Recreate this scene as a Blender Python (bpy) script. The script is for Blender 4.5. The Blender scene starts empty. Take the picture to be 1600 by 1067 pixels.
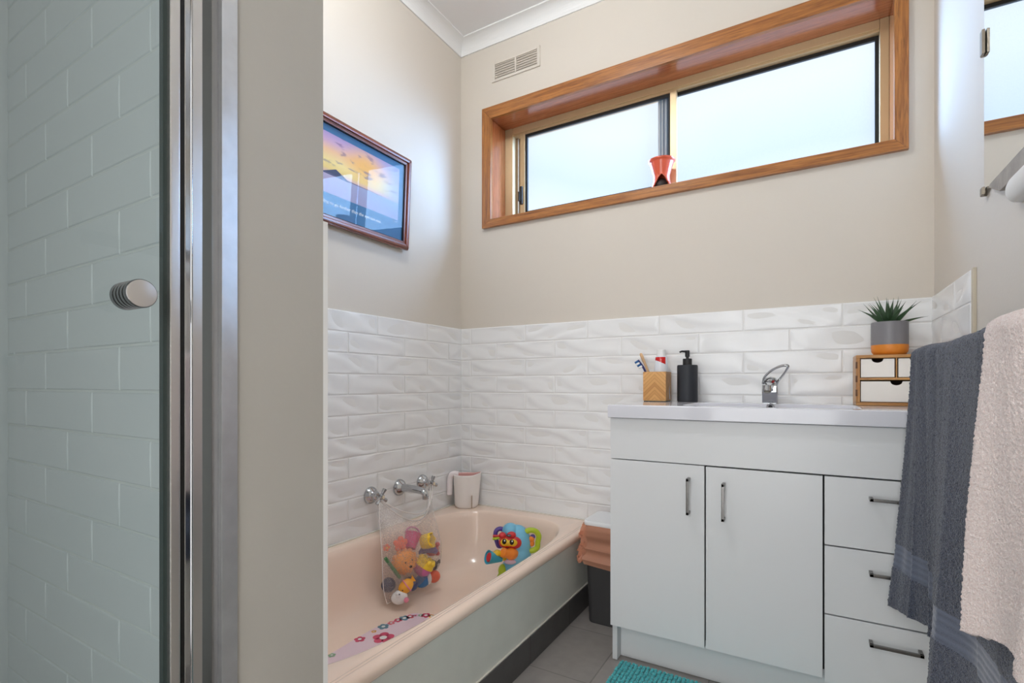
import bpy, bmesh, math, random
from mathutils import Vector, Matrix, noise
PI = math.pi
random.seed(7)
SC = bpy.context.scene
COL = SC.collection
V = Vector

# ------------------------------------------------------------------ helpers
def lin(c):
    return c / 12.92 if c <= 0.04045 else ((c + 0.055) / 1.055) ** 2.4
def rgb(r, g, b):
    return (lin(r / 255), lin(g / 255), lin(b / 255), 1.0)

MATS = {}
def mat(name, col, rough=0.5, metal=0.0, spec=0.5, coat=0.0, sheen=0.0, bump=None, var=None, trans=0.0, sss=0.0):
    """plain procedural material. bump=(scale, strength, detail)  var=(scale, amount)"""
    if name in MATS:
        return MATS[name]
    m = bpy.data.materials.new(name); m.use_nodes = True
    nt = m.node_tree; b = nt.nodes['Principled BSDF']
    b.inputs['Base Color'].default_value = col
    b.inputs['Roughness'].default_value = rough
    b.inputs['Metallic'].default_value = metal
    b.inputs['Specular IOR Level'].default_value = spec
    b.inputs['Coat Weight'].default_value = coat
    b.inputs['Coat Roughness'].default_value = 0.06
    b.inputs['Sheen Weight'].default_value = sheen
    b.inputs['Transmission Weight'].default_value = trans
    tc = nt.nodes.new('ShaderNodeTexCoord')
    if var:
        n = nt.nodes.new('ShaderNodeTexNoise'); n.inputs['Scale'].default_value = var[0]; n.inputs['Detail'].default_value = 4
        nt.links.new(tc.outputs['Object'], n.inputs['Vector'])
        mx = nt.nodes.new('ShaderNodeMix'); mx.data_type = 'RGBA'; mx.blend_type = 'MULTIPLY'
        rmp = nt.nodes.new('ShaderNodeMapRange'); rmp.inputs[1].default_value = 0.3; rmp.inputs[2].default_value = 0.7
        rmp.inputs[3].default_value = 1 - var[1]; rmp.inputs[4].default_value = 1.0
        nt.links.new(n.outputs['Fac'], rmp.inputs[0])
        mx.inputs[0].default_value = 1.0; mx.inputs[6].default_value = col
        nt.links.new(rmp.outputs[0], mx.inputs[7])
        nt.links.new(mx.outputs[2], b.inputs['Base Color'])
    if bump:
        n = nt.nodes.new('ShaderNodeTexNoise'); n.inputs['Scale'].default_value = bump[0]; n.inputs['Detail'].default_value = bump[2]
        nt.links.new(tc.outputs['Object'], n.inputs['Vector'])
        bp = nt.nodes.new('ShaderNodeBump'); bp.inputs['Strength'].default_value = bump[1]; bp.inputs['Distance'].default_value = 0.002
        nt.links.new(n.outputs['Fac'], bp.inputs['Height']); nt.links.new(bp.outputs['Normal'], b.inputs['Normal'])
    MATS[name] = m
    return m

def wood(name, c1, c2, axis, scale=1.0, rough=0.3, coat=0.3, ringscale=60):
    m = bpy.data.materials.new(name); m.use_nodes = True
    nt = m.node_tree; b = nt.nodes['Principled BSDF']
    tc = nt.nodes.new('ShaderNodeTexCoord'); mp = nt.nodes.new('ShaderNodeMapping')
    s = [ringscale * scale] * 3; s[axis] = 3.0 * scale
    mp.inputs['Scale'].default_value = s
    nt.links.new(tc.outputs['Object'], mp.inputs['Vector'])
    n = nt.nodes.new('ShaderNodeTexNoise'); n.inputs['Scale'].default_value = 2.2; n.inputs['Detail'].default_value = 6; n.inputs['Distortion'].default_value = 0.6
    nt.links.new(mp.outputs['Vector'], n.inputs['Vector'])
    r = nt.nodes.new('ShaderNodeValToRGB')
    r.color_ramp.elements[0].position = 0.34; r.color_ramp.elements[0].color = c1
    r.color_ramp.elements[1].position = 0.62; r.color_ramp.elements[1].color = c2
    nt.links.new(n.outputs['Fac'], r.inputs['Fac'])
    # fine dark pores
    mp2 = nt.nodes.new('ShaderNodeMapping'); s2 = [420 * scale] * 3; s2[axis] = 24 * scale; mp2.inputs['Scale'].default_value = s2
    nt.links.new(tc.outputs['Object'], mp2.inputs['Vector'])
    n2 = nt.nodes.new('ShaderNodeTexNoise'); n2.inputs['Scale'].default_value = 1.0; n2.inputs['Detail'].default_value = 2
    nt.links.new(mp2.outputs['Vector'], n2.inputs['Vector'])
    r2 = nt.nodes.new('ShaderNodeMapRange'); r2.inputs[1].default_value = 0.3; r2.inputs[2].default_value = 0.45; r2.inputs[3].default_value = 0.62; r2.inputs[4].default_value = 1.0
    nt.links.new(n2.outputs['Fac'], r2.inputs[0])
    mx = nt.nodes.new('ShaderNodeMix'); mx.data_type = 'RGBA'; mx.blend_type = 'MULTIPLY'; mx.inputs[0].default_value = 1
    nt.links.new(r.outputs['Color'], mx.inputs[6]); nt.links.new(r2.outputs[0], mx.inputs[7])
    nt.links.new(mx.outputs[2], b.inputs['Base Color'])
    b.inputs['Roughness'].default_value = rough; b.inputs['Coat Weight'].default_value = coat; b.inputs['Coat Roughness'].default_value = 0.18
    return m

def BM():
    return bmesh.new()

def merge(dst, src):
    me = bpy.data.meshes.new('tmp'); src.to_mesh(me); src.free(); dst.from_mesh(me); bpy.data.meshes.remove(me)

def box(bm, x0, x1, y0, y1, z0, z1, bev=0.0, seg=2, M=None):
    b = bmesh.new(); bmesh.ops.create_cube(b, size=1)
    for v in b.verts:
        v.co = V(((x0 + x1) / 2 + v.co.x * (x1 - x0), (y0 + y1) / 2 + v.co.y * (y1 - y0), (z0 + z1) / 2 + v.co.z * (z1 - z0)))
    if bev > 0:
        bmesh.ops.bevel(b, geom=list(b.edges), offset=bev, segments=seg, profile=0.5, affect='EDGES')
    if M: b.transform(M)
    merge(bm, b); return bm

def prism(bm, pts, axis, a0, a1, bev=0.0):
    """extrude polygon pts (two coords) along axis from a0 to a1"""
    b = bmesh.new()
    def co(p, a):
        return V((a, p[0], p[1])) if axis == 0 else (V((p[0], a, p[1])) if axis == 1 else V((p[0], p[1], a)))
    lo = [b.verts.new(co(p, a0)) for p in pts]; hi = [b.verts.new(co(p, a1)) for p in pts]
    n = len(pts)
    f0 = b.faces.new(lo); f1 = b.faces.new(hi[::-1])
    for i in range(n):
        b.faces.new((lo[i], hi[i], hi[(i + 1) % n], lo[(i + 1) % n]))
    if bev > 0:
        bmesh.ops.bevel(b, geom=[e for f in (f0, f1) for e in f.edges], offset=bev, segments=2, profile=0.5, affect='EDGES')
    bmesh.ops.recalc_face_normals(b, faces=list(b.faces))
    merge(bm, b); return bm

def lathe(bm, prof, n=40, M=None, close=True):
    """prof: list of (r,z) from bottom to top around Z"""
    b = bmesh.new(); rings = []
    for r, z in prof:
        if r < 1e-6:
            rings.append([b.verts.new((0, 0, z))])
        else:
            rings.append([b.verts.new((r * math.cos(2 * PI * i / n), r * math.sin(2 * PI * i / n), z)) for i in range(n)])
    for A, B in zip(rings, rings[1:]):
        for i in range(n):
            j = (i + 1) % n
            if len(A) == 1 and len(B) == 1: continue
            if len(A) == 1: b.faces.new((A[0], B[j], B[i]))
            elif len(B) == 1: b.faces.new((A[i], A[j], B[0]))
            else: b.faces.new((A[i], A[j], B[j], B[i]))
    if close:
        if len(rings[0]) > 1: b.faces.new(rings[0][::-1])
        if len(rings[-1]) > 1: b.faces.new(rings[-1])
    if M: b.transform(M)
    merge(bm, b); return bm

def tube(bm, pts, r, n=10, closed=False, flat=None, caps=True):
    """tube along points; r scalar or list; flat=(w,h) ratio for elliptical section"""
    b = bmesh.new(); P = [V(p) for p in pts]; m = len(P)
    rad = r if isinstance(r, (list, tuple)) else [r] * m
    up = None; rings = []
    for i in range(m):
        if closed: t = P[(i + 1) % m] - P[i - 1]
        else: t = P[min(i + 1, m - 1)] - P[max(i - 1, 0)]
        t.normalize()
        if up is None:
            up = V((0, 0, 1)) if abs(t.z) < 0.9 else V((1, 0, 0))
        side = t.cross(up)
        if side.length < 1e-6: side = t.cross(V((0, 1, 0)))
        side.normalize(); up = side.cross(t).normalized()
        fw, fh = flat if flat else (1, 1)
        rings.append([b.verts.new(P[i] + (side * math.cos(2 * PI * k / n) * fw + up * math.sin(2 * PI * k / n) * fh) * rad[i]) for k in range(n)])
    pairs = list(zip(rings, rings[1:]))
    if closed: pairs.append((rings[-1], rings[0]))
    for A, B in pairs:
        for k in range(n):
            b.faces.new((A[k], A[(k + 1) % n], B[(k + 1) % n], B[k]))
    if caps and not closed:
        b.faces.new(rings[0][::-1]); b.faces.new(rings[-1])
    bmesh.ops.recalc_face_normals(b, faces=list(b.faces))
    merge(bm, b); return bm

def ball(bm, c, r, seg=24, M=None, rot=None):
    """ellipsoid; r scalar or (rx,ry,rz)"""
    b = bmesh.new(); bmesh.ops.create_uvsphere(b, u_segments=seg, v_segments=seg // 2, radius=1)
    rr = (r, r, r) if not isinstance(r, (tuple, list)) else r
    T = Matrix.Translation(V(c)) @ (rot if rot else Matrix.Identity(4)) @ Matrix.Diagonal((rr[0], rr[1], rr[2], 1))
    b.transform(T)
    if M: b.transform(M)
    merge(bm, b); return bm

def sweep(pts, n):
    """Catmull-Rom resample"""
    P = [V(p) for p in pts]; out = []
    for i in range(len(P) - 1):
        p0 = P[max(i - 1, 0)]; p1 = P[i]; p2 = P[i + 1]; p3 = P[min(i + 2, len(P) - 1)]
        for k in range(n):
            t = k / n
            out.append(0.5 * ((2 * p1) + (p2 - p0) * t + (2 * p0 - 5 * p1 + 4 * p2 - p3) * t * t + (3 * p1 - p0 - 3 * p2 + p3) * t ** 3))
    out.append(P[-1]); return out

def axis_m(loc, d):
    """matrix taking +Z to direction d at loc"""
    return Matrix.Translation(V(loc)) @ V(d).to_track_quat('Z', 'Y').to_matrix().to_4x4()

def obj(name, bm, m, parent=None, smooth=True, local=False, angle=40, wn=True):
    """link bm as one mesh object. geometry is given in world space unless local"""
    if parent is not None and not local:
        bm.transform(world(parent).inverted())
    me = bpy.data.meshes.new(name); bm.to_mesh(me); bm.free()
    o = bpy.data.objects.new(name, me); COL.objects.link(o)
    if parent is not None: o.parent = parent
    for mm in (m if isinstance(m, (list, tuple)) else [m]): me.materials.append(mm)
    if smooth:
        for p in me.polygons: p.use_smooth = True
        try: me.set_sharp_from_angle(angle=math.radians(angle))
        except Exception: pass
        if wn and len(me.polygons) < 90000:
            w_ = o.modifiers.new('weighted', 'WEIGHTED_NORMAL'); w_.keep_sharp = True; w_.weight = 80
    return o

def world(o):
    M = Matrix.Translation(o.location) @ o.rotation_euler.to_matrix().to_4x4()
    return (world(o.parent) @ M) if o.parent else M

def thing(name, label, cat, loc=(0, 0, 0), rz=0.0, group=None):
    o = bpy.data.objects.new(name, None); COL.objects.link(o); o.empty_display_size = 0.05
    o.location = loc; o.rotation_euler = (0, 0, rz)
    o['label'] = label; o['category'] = cat
    if group: o['group'] = group
    return o

def tag(o, label, cat, group=None):
    o['label'] = label; o['category'] = cat
    if group: o['group'] = group
    return o

def struct(name, bm, m, label=None, cat=None, smooth=False):
    o = obj(name, bm, m, None, smooth)
    o['kind'] = 'structure'
    if label: o['label'] = label
    if cat: o['category'] = cat
    return o

def text_mesh(name, s, size, m, parent, M, shear=0.0, extr=0.0003, align='LEFT', space=1.0):
    cu = bpy.data.curves.new(name, 'FONT'); cu.body = s; cu.size = size; cu.shear = shear; cu.extrude = extr
    cu.align_x = align; cu.space_character = space; cu.resolution_u = 3
    o = bpy.data.objects.new(name + '_src', cu); COL.objects.link(o)
    dg = bpy.context.evaluated_depsgraph_get()
    me = bpy.data.meshes.new_from_object(o.evaluated_get(dg))
    bpy.data.objects.remove(o); bpy.data.curves.remove(cu)
    b = bmesh.new(); b.from_mesh(me); bpy.data.meshes.remove(me)
    b.transform(M)
    return obj(name, b, m, parent, smooth=False)

# ------------------------------------------------------------------ materials
M_paint = mat('cream wall paint', rgb(219, 211, 200), 0.8, spec=0.25, bump=(220, 0.10, 2))
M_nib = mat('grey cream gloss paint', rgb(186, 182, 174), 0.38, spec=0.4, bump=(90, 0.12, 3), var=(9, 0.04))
M_ceil = mat('white ceiling paint', rgb(240, 240, 240), 0.8, spec=0.2)
M_cornice = mat('white cornice paint', rgb(240, 240, 239), 0.6, spec=0.3)
M_tile = mat('glossy white ceramic', rgb(246, 246, 246), 0.22, spec=0.5)
M_grout = mat('pale grout', rgb(238, 237, 235), 0.85, spec=0.1)
M_stile = mat('shower ceramic', rgb(208, 211, 212), 0.3, spec=0.4)
M_sgrout = mat('shower grout', rgb(210, 212, 210), 0.85, spec=0.1)
M_bath = mat('blush pink enamel', rgb(247, 223, 205), 0.16, spec=0.5, coat=0.25)
M_panel = mat('grey green painted panel', rgb(220, 222, 213), 0.42, spec=0.4, var=(14, 0.06))
M_kick = mat('charcoal tile', rgb(84, 82, 81), 0.5, bump=(60, 0.2, 4), var=(18, 0.15))
M_white = mat('white laminate', rgb(226, 228, 230), 0.3, spec=0.45)
M_carcass = mat('white melamine', rgb(214, 216, 218), 0.45, spec=0.4)
M_porc = mat('white vanity porcelain', rgb(226, 227, 235), 0.12, spec=0.5, coat=0.3)
M_chrome = mat('chrome', rgb(186, 188, 191), 0.07, metal=1.0)
M_satin = mat('satin aluminium', rgb(214, 213, 212), 0.32, metal=1.0, bump=(40, 0.05, 2))
M_alu = mat('worn aluminium strip', rgb(222, 225, 230), 0.42, metal=1.0, var=(30, 0.12), bump=(30, 0.15, 5))
M_dalu = mat('dull grey aluminium', rgb(150, 149, 148), 0.35, metal=1.0)
M_black = mat('black rubber', rgb(16, 16, 17), 0.6)
M_dark = mat('near black plastic', rgb(30, 30, 32), 0.45)
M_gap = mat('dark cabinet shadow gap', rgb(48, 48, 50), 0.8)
M_beige = mat('champagne anodised aluminium', rgb(206, 182, 142), 0.35, metal=0.35, spec=0.5)
M_beige2 = mat('bronze window track', rgb(142, 118, 92), 0.45, metal=0.2)
M_mirror = mat('mirror silvering', rgb(240, 243, 244), 0.015, metal=1.0)
M_terra = mat('glazed terracotta', rgb(222, 96, 66), 0.25, coat=0.6)
M_darkterra = mat('dark brown hollow', rgb(40, 22, 18), 0.5)
WX = wood('oiled timber along x', rgb(140, 84, 38), rgb(182, 118, 58), 0)
WZ = wood('oiled timber along z', rgb(140, 84, 38), rgb(182, 118, 58), 2)
LX = wood('varnished lining along x', rgb(158, 84, 44), rgb(186, 108, 62), 0, rough=0.2, coat=0.8)
LZ = wood('varnished lining along z', rgb(158, 84, 44), rgb(186, 108, 62), 2, rough=0.2, coat=0.8)
FY = wood('mahogany frame along y', rgb(104, 52, 36), rgb(142, 76, 54), 1, rough=0.3, coat=0.4)
FZ = wood('mahogany frame along z', rgb(104, 52, 36), rgb(142, 76, 54), 2, rough=0.3, coat=0.4)
BX = wood('bamboo along x', rgb(170, 116, 60), rgb(206, 154, 92), 0, rough=0.4, coat=0.1)
BZ = wood('bamboo along z', rgb(170, 116, 60), rgb(206, 154, 92), 2, rough=0.4, coat=0.1)

def glass_mat(name, tint, refl=1.0, rough=0.0):
    m = bpy.data.materials.new(name); m.use_nodes = True; nt = m.node_tree; nt.nodes.clear()
    out = nt.nodes.new('ShaderNodeOutputMaterial'); tr = nt.nodes.new('ShaderNodeBsdfTransparent'); gl = nt.nodes.new('ShaderNodeBsdfGlossy')
    tr.inputs['Color'].default_value = tint; gl.inputs['Roughness'].default_value = rough
    fr = nt.nodes.new('ShaderNodeFresnel'); fr.inputs['IOR'].default_value = 1.5
    mu = nt.nodes.new('ShaderNodeMath'); mu.operation = 'MULTIPLY'; mu.inputs[1].default_value = refl
    mx = nt.nodes.new('ShaderNodeMixShader')
    ge = nt.nodes.new('ShaderNodeNewGeometry'); iv = nt.nodes.new('ShaderNodeMath'); iv.operation = 'SUBTRACT'; iv.inputs[0].default_value = 1.0
    nt.links.new(ge.outputs['Backfacing'], iv.inputs[1]); m2 = nt.nodes.new('ShaderNodeMath'); m2.operation = 'MULTIPLY'
    nt.links.new(fr.outputs[0], mu.inputs[0]); nt.links.new(mu.outputs[0], m2.inputs[0]); nt.links.new(iv.outputs[0], m2.inputs[1]); nt.links.new(m2.outputs[0], mx.inputs[0])
    nt.links.new(tr.outputs[0], mx.inputs[1]); nt.links.new(gl.outputs[0], mx.inputs[2]); nt.links.new(mx.outputs[0], out.inputs[0])
    return m
M_shglass = glass_mat('clear greenish shower glass', (0.88, 0.91, 0.912, 1), 1.0)
M_picglass = glass_mat('picture glass', (0.97, 0.98, 0.98, 1), 0.5)

def frosted():
    m = bpy.data.materials.new('obscure frosted glass'); m.use_nodes = True; nt = m.node_tree; nt.nodes.clear()
    out = nt.nodes.new('ShaderNodeOutputMaterial'); tr = nt.nodes.new('ShaderNodeBsdfTransparent'); tl = nt.nodes.new('ShaderNodeBsdfTranslucent')
    tr.inputs['Color'].default_value = (0.97, 0.985, 1.0, 1); tl.inputs['Color'].default_value = (0.95, 0.98, 1.0, 1)
    tc = nt.nodes.new('ShaderNodeTexCoord'); n = nt.nodes.new('ShaderNodeTexNoise'); n.inputs['Scale'].default_value = 260; n.inputs['Detail'].default_value = 1
    nt.links.new(tc.outputs['Object'], n.inputs['Vector'])
    r = nt.nodes.new('ShaderNodeMapRange'); r.inputs[3].default_value = 0.02; r.inputs[4].default_value = 0.07
    nt.links.new(n.outputs['Fac'], r.inputs[0])
    mx = nt.nodes.new('ShaderNodeMixShader'); nt.links.new(r.outputs[0], mx.inputs[0])
    nt.links.new(tr.outputs[0], mx.inputs[1]); nt.links.new(tl.outputs[0], mx.inputs[2]); nt.links.new(mx.outputs[0], out.inputs[0])
    return m
M_frost = frosted()

def floor_mat():
    m = bpy.data.materials.new('grey porcelain floor tiles'); m.use_nodes = True; nt = m.node_tree; b = nt.nodes['Principled BSDF']
    tc = nt.nodes.new('ShaderNodeTexCoord'); mp = nt.nodes.new('ShaderNodeMapping'); mp.inputs['Location'].default_value = (0.0, -0.003, 0)
    nt.links.new(tc.outputs['Object'], mp.inputs['Vector'])
    br = nt.nodes.new('ShaderNodeTexBrick'); br.offset = 0.0
    br.inputs['Scale'].default_value = 1.0; br.inputs['Brick Width'].default_value = 0.302; br.inputs['Row Height'].default_value = 0.302
    br.inputs['Mortar Size'].default_value = 0.0022; br.inputs['Mortar Smooth'].default_value = 0.2
    br.inputs['Color1'].default_value = rgb(150, 144, 140); br.inputs['Color2'].default_value = rgb(144, 139, 135); br.inputs['Mortar'].default_value = rgb(120, 116, 113)
    nt.links.new(mp.outputs[0], br.inputs['Vector'])
    n = nt.nodes.new('ShaderNodeTexNoise'); n.inputs['Scale'].default_value = 26; n.inputs['Detail'].default_value = 6
    nt.links.new(tc.outputs['Object'], n.inputs['Vector'])
    r = nt.nodes.new('ShaderNodeMapRange'); r.inputs[3].default_value = 0.8; r.inputs[4].default_value = 1.12
    nt.links.new(n.outputs['Fac'], r.inputs[0])
    mx = nt.nodes.new('ShaderNodeMix'); mx.data_type = 'RGBA'; mx.blend_type = 'MULTIPLY'; mx.inputs[0].default_value = 1
    nt.links.new(br.outputs['Color'], mx.inputs[6]); nt.links.new(r.outputs[0], mx.inputs[7]); nt.links.new(mx.outputs[2], b.inputs['Base Color'])
    b.inputs['Roughness'].default_value = 0.5
    bp = nt.nodes.new('ShaderNodeBump'); bp.inputs['Strength'].default_value = 0.5; bp.inputs['Distance'].default_value = 0.002; bp.invert = True
    nt.links.new(br.outputs['Fac'], bp.inputs['Height']); nt.links.new(bp.outputs['Normal'], b.inputs['Normal'])
    return m
M_floor = floor_mat()

# ------------------------------------------------------------------ room
XR = 1.798; ZC = 2.535; YF = -2.75; XS = -0.075; YN0 = -1.594; YN1 = -1.452; XN = 0.79
HX0, HX1, HZ0, HZ1 = 0.183, 1.697, 1.657, 2.128       # clear opening inside the lining
L = 0.012
b = BM(); box(b, -0.3, XR + 0.2, YF - 0.1, 0.2, -0.1, 0.0); struct('floor', b, M_floor, 'grey square tiled bathroom floor', 'floor')
b = BM(); box(b, -0.3, XR + 0.2, YF - 0.1, 0.2, ZC, ZC + 0.1); struct('ceiling', b, M_ceil, 'plain white bathroom ceiling', 'ceiling')
b = BM()
box(b, -0.2, HX0 - L, 0, 0.19, 0, ZC); box(b, HX1 + L, XR + 0.2, 0, 0.19, 0, ZC)
box(b, HX0 - L, HX1 + L, 0, 0.19, 0, HZ0 - L); box(b, HX0 - L, HX1 + L, 0, 0.19, HZ1 + L, ZC)
W_back = struct('wall_back', b, M_paint, 'cream window wall above white wavy tiles', 'wall')
b = BM(); box(b, -0.2, 0, -1.5, 0, 0, ZC); W_left = struct('wall_left', b, M_paint, 'cream wall along the bath below the framed picture', 'wall')
b = BM(); box(b, XR, XR + 0.2, YF - 0.1, 0, 0, ZC); W_right = struct('wall_right', b, M_paint, 'cream wall behind the mirror and towels', 'wall')
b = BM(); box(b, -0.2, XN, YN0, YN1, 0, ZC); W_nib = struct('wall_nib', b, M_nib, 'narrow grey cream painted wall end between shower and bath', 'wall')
b = BM(); box(b, -0.2, XS, YF, YN0, 0, ZC); W_sh = struct('wall_shower', b, M_stile, 'tiled end wall inside the shower', 'wall')
b = BM(); box(b, -0.3, XR + 0.2, YF - 0.1, YF, 0, ZC); struct('wall_front', b, M_paint, 'cream wall behind the viewpoint', 'wall')

# cornice: concave cove run along left, back and right walls
def cove(a=0.056, h=0.057, n=8):
    pts = [(0, 0), (0.004, 0)]
    for i in range(n + 1):
        t = i / n * PI / 2
        pts.append((a - (a - 0.006) * math.cos(t), 0.004 + (h - 0.008) * math.sin(t) * 1.0))
    pts += [(a, h), (0, h)]
    return pts
def cove_profile():
    # (distance from wall, height above lower edge) - concave
    a, h, n = 0.056, 0.057, 9
    pr = [(0.0, 0.0), (0.006, 0.0), (0.006, 0.006)]
    for i in range(1, n):
        t = i / n * PI / 2
        pr.append((a - (a - 0.006) * math.cos(t), 0.006 + (h - 0.012) * (1 - (1 - math.sin(t)))* 1.0))
    pr += [(a - 0.004, h - 0.006), (a, h - 0.006), (a, h)]
    return pr
pr = cove_profile(); Z0 = ZC - 0.057
b = BM(); rings = []
path = [(0.0, -1.452, 1, 0), (0.0, 0.0, 1, -1), (XR, 0.0, -1, -1), (XR, YF, -1, 0)]
for x, y, sx, sy in path:
    rings.append([b.verts.new((x + sx * d, y + sy * d, Z0 + hh)) for d, hh in pr])
for A, B in zip(rings, rings[1:]):
    for i in range(len(pr) - 1):
        b.faces.new((A[i], B[i], B[i + 1], A[i + 1]))
bmesh.ops.recalc_face_normals(b, faces=list(b.faces))
struct('trim_1', b, M_cornice, 'white coved cornice where walls meet ceiling', 'cornice', smooth=False)

# ------------------------------------------------------------------ tiles
def tile_panel(name, parent, org, ud, nd, u0, u1, ztop, zbot, pitch, length, offs, m, mg, amp, T=0.008, seed=1, flip=1):
    rng = random.Random(seed); bm = BM(); bg = BM()
    org = V(org); ud = V(ud); nd = V(nd)
    P = lambda u, z, h: org + ud * u + V((0, 0, z)) + nd * h
    gap = 0.0011
    row = 0; zt = ztop
    while zt > zbot + 0.004:
        zb = max(zt - pitch, zbot)
        o = offs[row % len(offs)]
        k0 = math.floor((u0 - o) / length)
        u = o + k0 * length
        while u < u1 - 1e-4:
            a = max(u, u0) + (gap if u > u0 else 0.0004); c = min(u + length, u1) - (gap if u + length < u1 else 0.0)
            if c - a > 0.006:
                zl, zh = zb + gap, zt - gap
                nx = max(3, int((c - a) / 0.010)) if amp else 2; ny = 9 if amp else 2
                e = 0.0028
                us = [a, a + 0.0010] + [a + e + (c - a - 2 * e) * i / nx for i in range(nx + 1)] + [c - 0.0010, c]
                zs = [zl, zl + 0.0010] + [zl + e + (zh - zl - 2 * e) * i / ny for i in range(ny + 1)] + [zh - 0.0010, zh]
                s = 1 if rng.random() < 0.8 else -1
                p1, p2, p3 = rng.random() * 6.28, rng.random() * 6.28, rng.random() * 6.28
                lam = rng.uniform(0.22, 0.34); sk = rng.uniform(7.5, 12.5) * s * flip
                grid = []
                for j, z in enumerate(zs):
                    r_ = []
                    for i, uu in enumerate(us):
                        ei = min(i, len(us) - 1 - i); ej = min(j, len(zs) - 1 - j); em = min(ei, ej)
                        if em == 0: h = 0.0015
                        elif em == 1: h = T - 0.0014
                        else: h = T
                        if amp and em >= 2:
                            du = min(uu - a, c - uu); dz = min(z - zl, zh - z)
                            fade = min(1, max(0, (min(du, dz) - e) / 0.012)); fade = fade * fade * (3 - 2 * fade)
                            lu, lz = uu - u, z - zb
                            ph = lu / lam * 2 * PI + sk * lz * 6.28 + 1.0 * math.sin(lu * 17 + p2) + 0.5 * math.sin(lz * 50 + p3)
                            w = math.sin(ph + p1 + 0.55 * math.sin(ph + p1)) + 0.45 * math.sin(lu * 33 - sk * lz * 3.2 + p3)
                            h += amp * w * fade
                        r_.append(bm.verts.new(P(uu, z, h)))
                    grid.append(r_)
                for j in range(len(zs) - 1):
                    for i in range(len(us) - 1):
                        bm.faces.new((grid[j][i], grid[j][i + 1], grid[j + 1][i + 1], grid[j + 1][i]))
                # outer skirt so the tile has an edge down to the wall
                loop = grid[0] + [g[-1] for g in grid[1:]] + grid[-1][-2::-1] + [g[0] for g in grid[-2:0:-1]]
                low = [bm.verts.new(v.co - nd * 0.0014) for v in loop]
                for i in range(len(loop)):
                    j = (i + 1) % len(loop); bm.faces.new((loop[j], loop[i], low[i], low[j]))
            u += length
        zt -= pitch; row += 1
    q = [bg.verts.new(P(u0, zbot, T - 0.0018)), bg.verts.new(P(u1, zbot, T - 0.0018)), bg.verts.new(P(u1, ztop, T - 0.0018)), bg.verts.new(P(u0, ztop, T - 0.0018))]
    q2 = [bg.verts.new(P(u0, zbot, 0.0)), bg.verts.new(P(u1, zbot, 0.0)), bg.verts.new(P(u1, ztop, 0.0)), bg.verts.new(P(u0, ztop, 0.0))]
    bg.faces.new(q)
    for i in range(4):
        j = (i + 1) % 4; bg.faces.new((q[j], q[i], q2[i], q2[j]))
    bmesh.ops.recalc_face_normals(bm, faces=list(bm.faces))
    nf = len(bm.faces)
    merge(bm, bg)
    bm.faces.ensure_lookup_table()
    for i in range(nf, len(bm.faces)): bm.faces[i].material_index = 1
    return obj(name, bm, [m, mg], parent, smooth=True, angle=30)

PT = 0.0769; TL = 0.2995; ZT = 1.153
tile_panel('tile_panel', W_back, (0, 0, 0), (1, 0, 0), (0, -1, 0), 0.0, XR, ZT, 0.0, PT, TL, (0.064, 0.21), M_tile, M_grout, 0.0021, seed=3)
tile_panel('tile_panel', W_left, (0, 0, 0), (0, -1, 0), (1, 0, 0), 0.0, 1.44, ZT, 0.29, PT, TL, (-0.037, 0.109), M_tile, M_grout, 0.0021, seed=5, flip=-1)
tile_panel('tile_panel', W_right, (XR, 0, 0), (0, -1, 0), (-1, 0, 0), 0.0, 0.437, ZT, 0.0, PT, TL, (0.285, 0.137), M_tile, M_grout, 0.0021, seed=8)
tile_panel('tile_panel', W_nib, (XN, YN1, 0), (-1, 0, 0), (0, 1, 0), 0.0, XN, ZT - 0.006, 0.0, PT, TL, (-0.06, 0.08), M_tile, M_grout, 0.0, T=0.011, seed=9)
tile_panel('shower_tile_panel', W_nib, (0, YN0, 0), (1, 0, 0), (0, -1, 0), XS, XN - 0.03, 2.1782, 0.06, 0.0768, 0.3168, (0.566, 0.46, 0.355), M_stile, M_sgrout, 0.0, T=0.0052, seed=10)
b = BM(); box(b, XR - 0.007, XR, -0.452, -0.437, 0.0, ZT + 0.002, 0.001); struct('trim_2', b, mat('beige edging', rgb(204, 194, 174), 0.5), 'thin beige strip ending the wall tiles by the mirror', 'trim')

# ------------------------------------------------------------------ window
win = thing('window_1', 'long high sliding window with frosted panes in a timber surround', 'window', (0.94, 0.0, HZ0)); win['kind'] = 'structure'
ox0, ox1, oz0, oz1 = 0.134, 1.734, 1.620, 2.183
def mitre(bm, p4, y0, y1):
    prism(bm, p4, 1, y0, y1, 0.0015)
for nm, p4, m in (('architrave', [(ox0, oz1), (ox1, oz1), (HX1, HZ1), (HX0, HZ1)], WX), ('architrave', [(ox0, oz0), (ox1, oz0), (HX1, HZ0), (HX0, HZ0)], WX),
                  ('architrave', [(ox0, oz0), (HX0, HZ0), (HX0, HZ1), (ox0, oz1)], WZ), ('architrave', [(ox1, oz0), (HX1, HZ0), (HX1, HZ1), (ox1, oz1)], WZ)):
    b = BM(); mitre(b, p4, -0.018, 0.0); obj(nm, b, m, win)
b = BM(); box(b, HX0 - L, HX1 + L, -0.004, 0.185, HZ1 + 0.003, HZ1 + L, 0.001); box(b, HX0 - L, HX1 + L, -0.004, 0.185, HZ0 - L, HZ0 - 0.003, 0.001); obj('lining', b, LX, win)
b = BM(); box(b, HX0 - L, HX0 - 0.003, -0.004, 0.185, HZ0, HZ1, 0.001); box(b, HX1 + 0.003, HX1 + L, -0.004, 0.185, HZ0, HZ1, 0.001); obj('lining', b, LZ, win)
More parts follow.
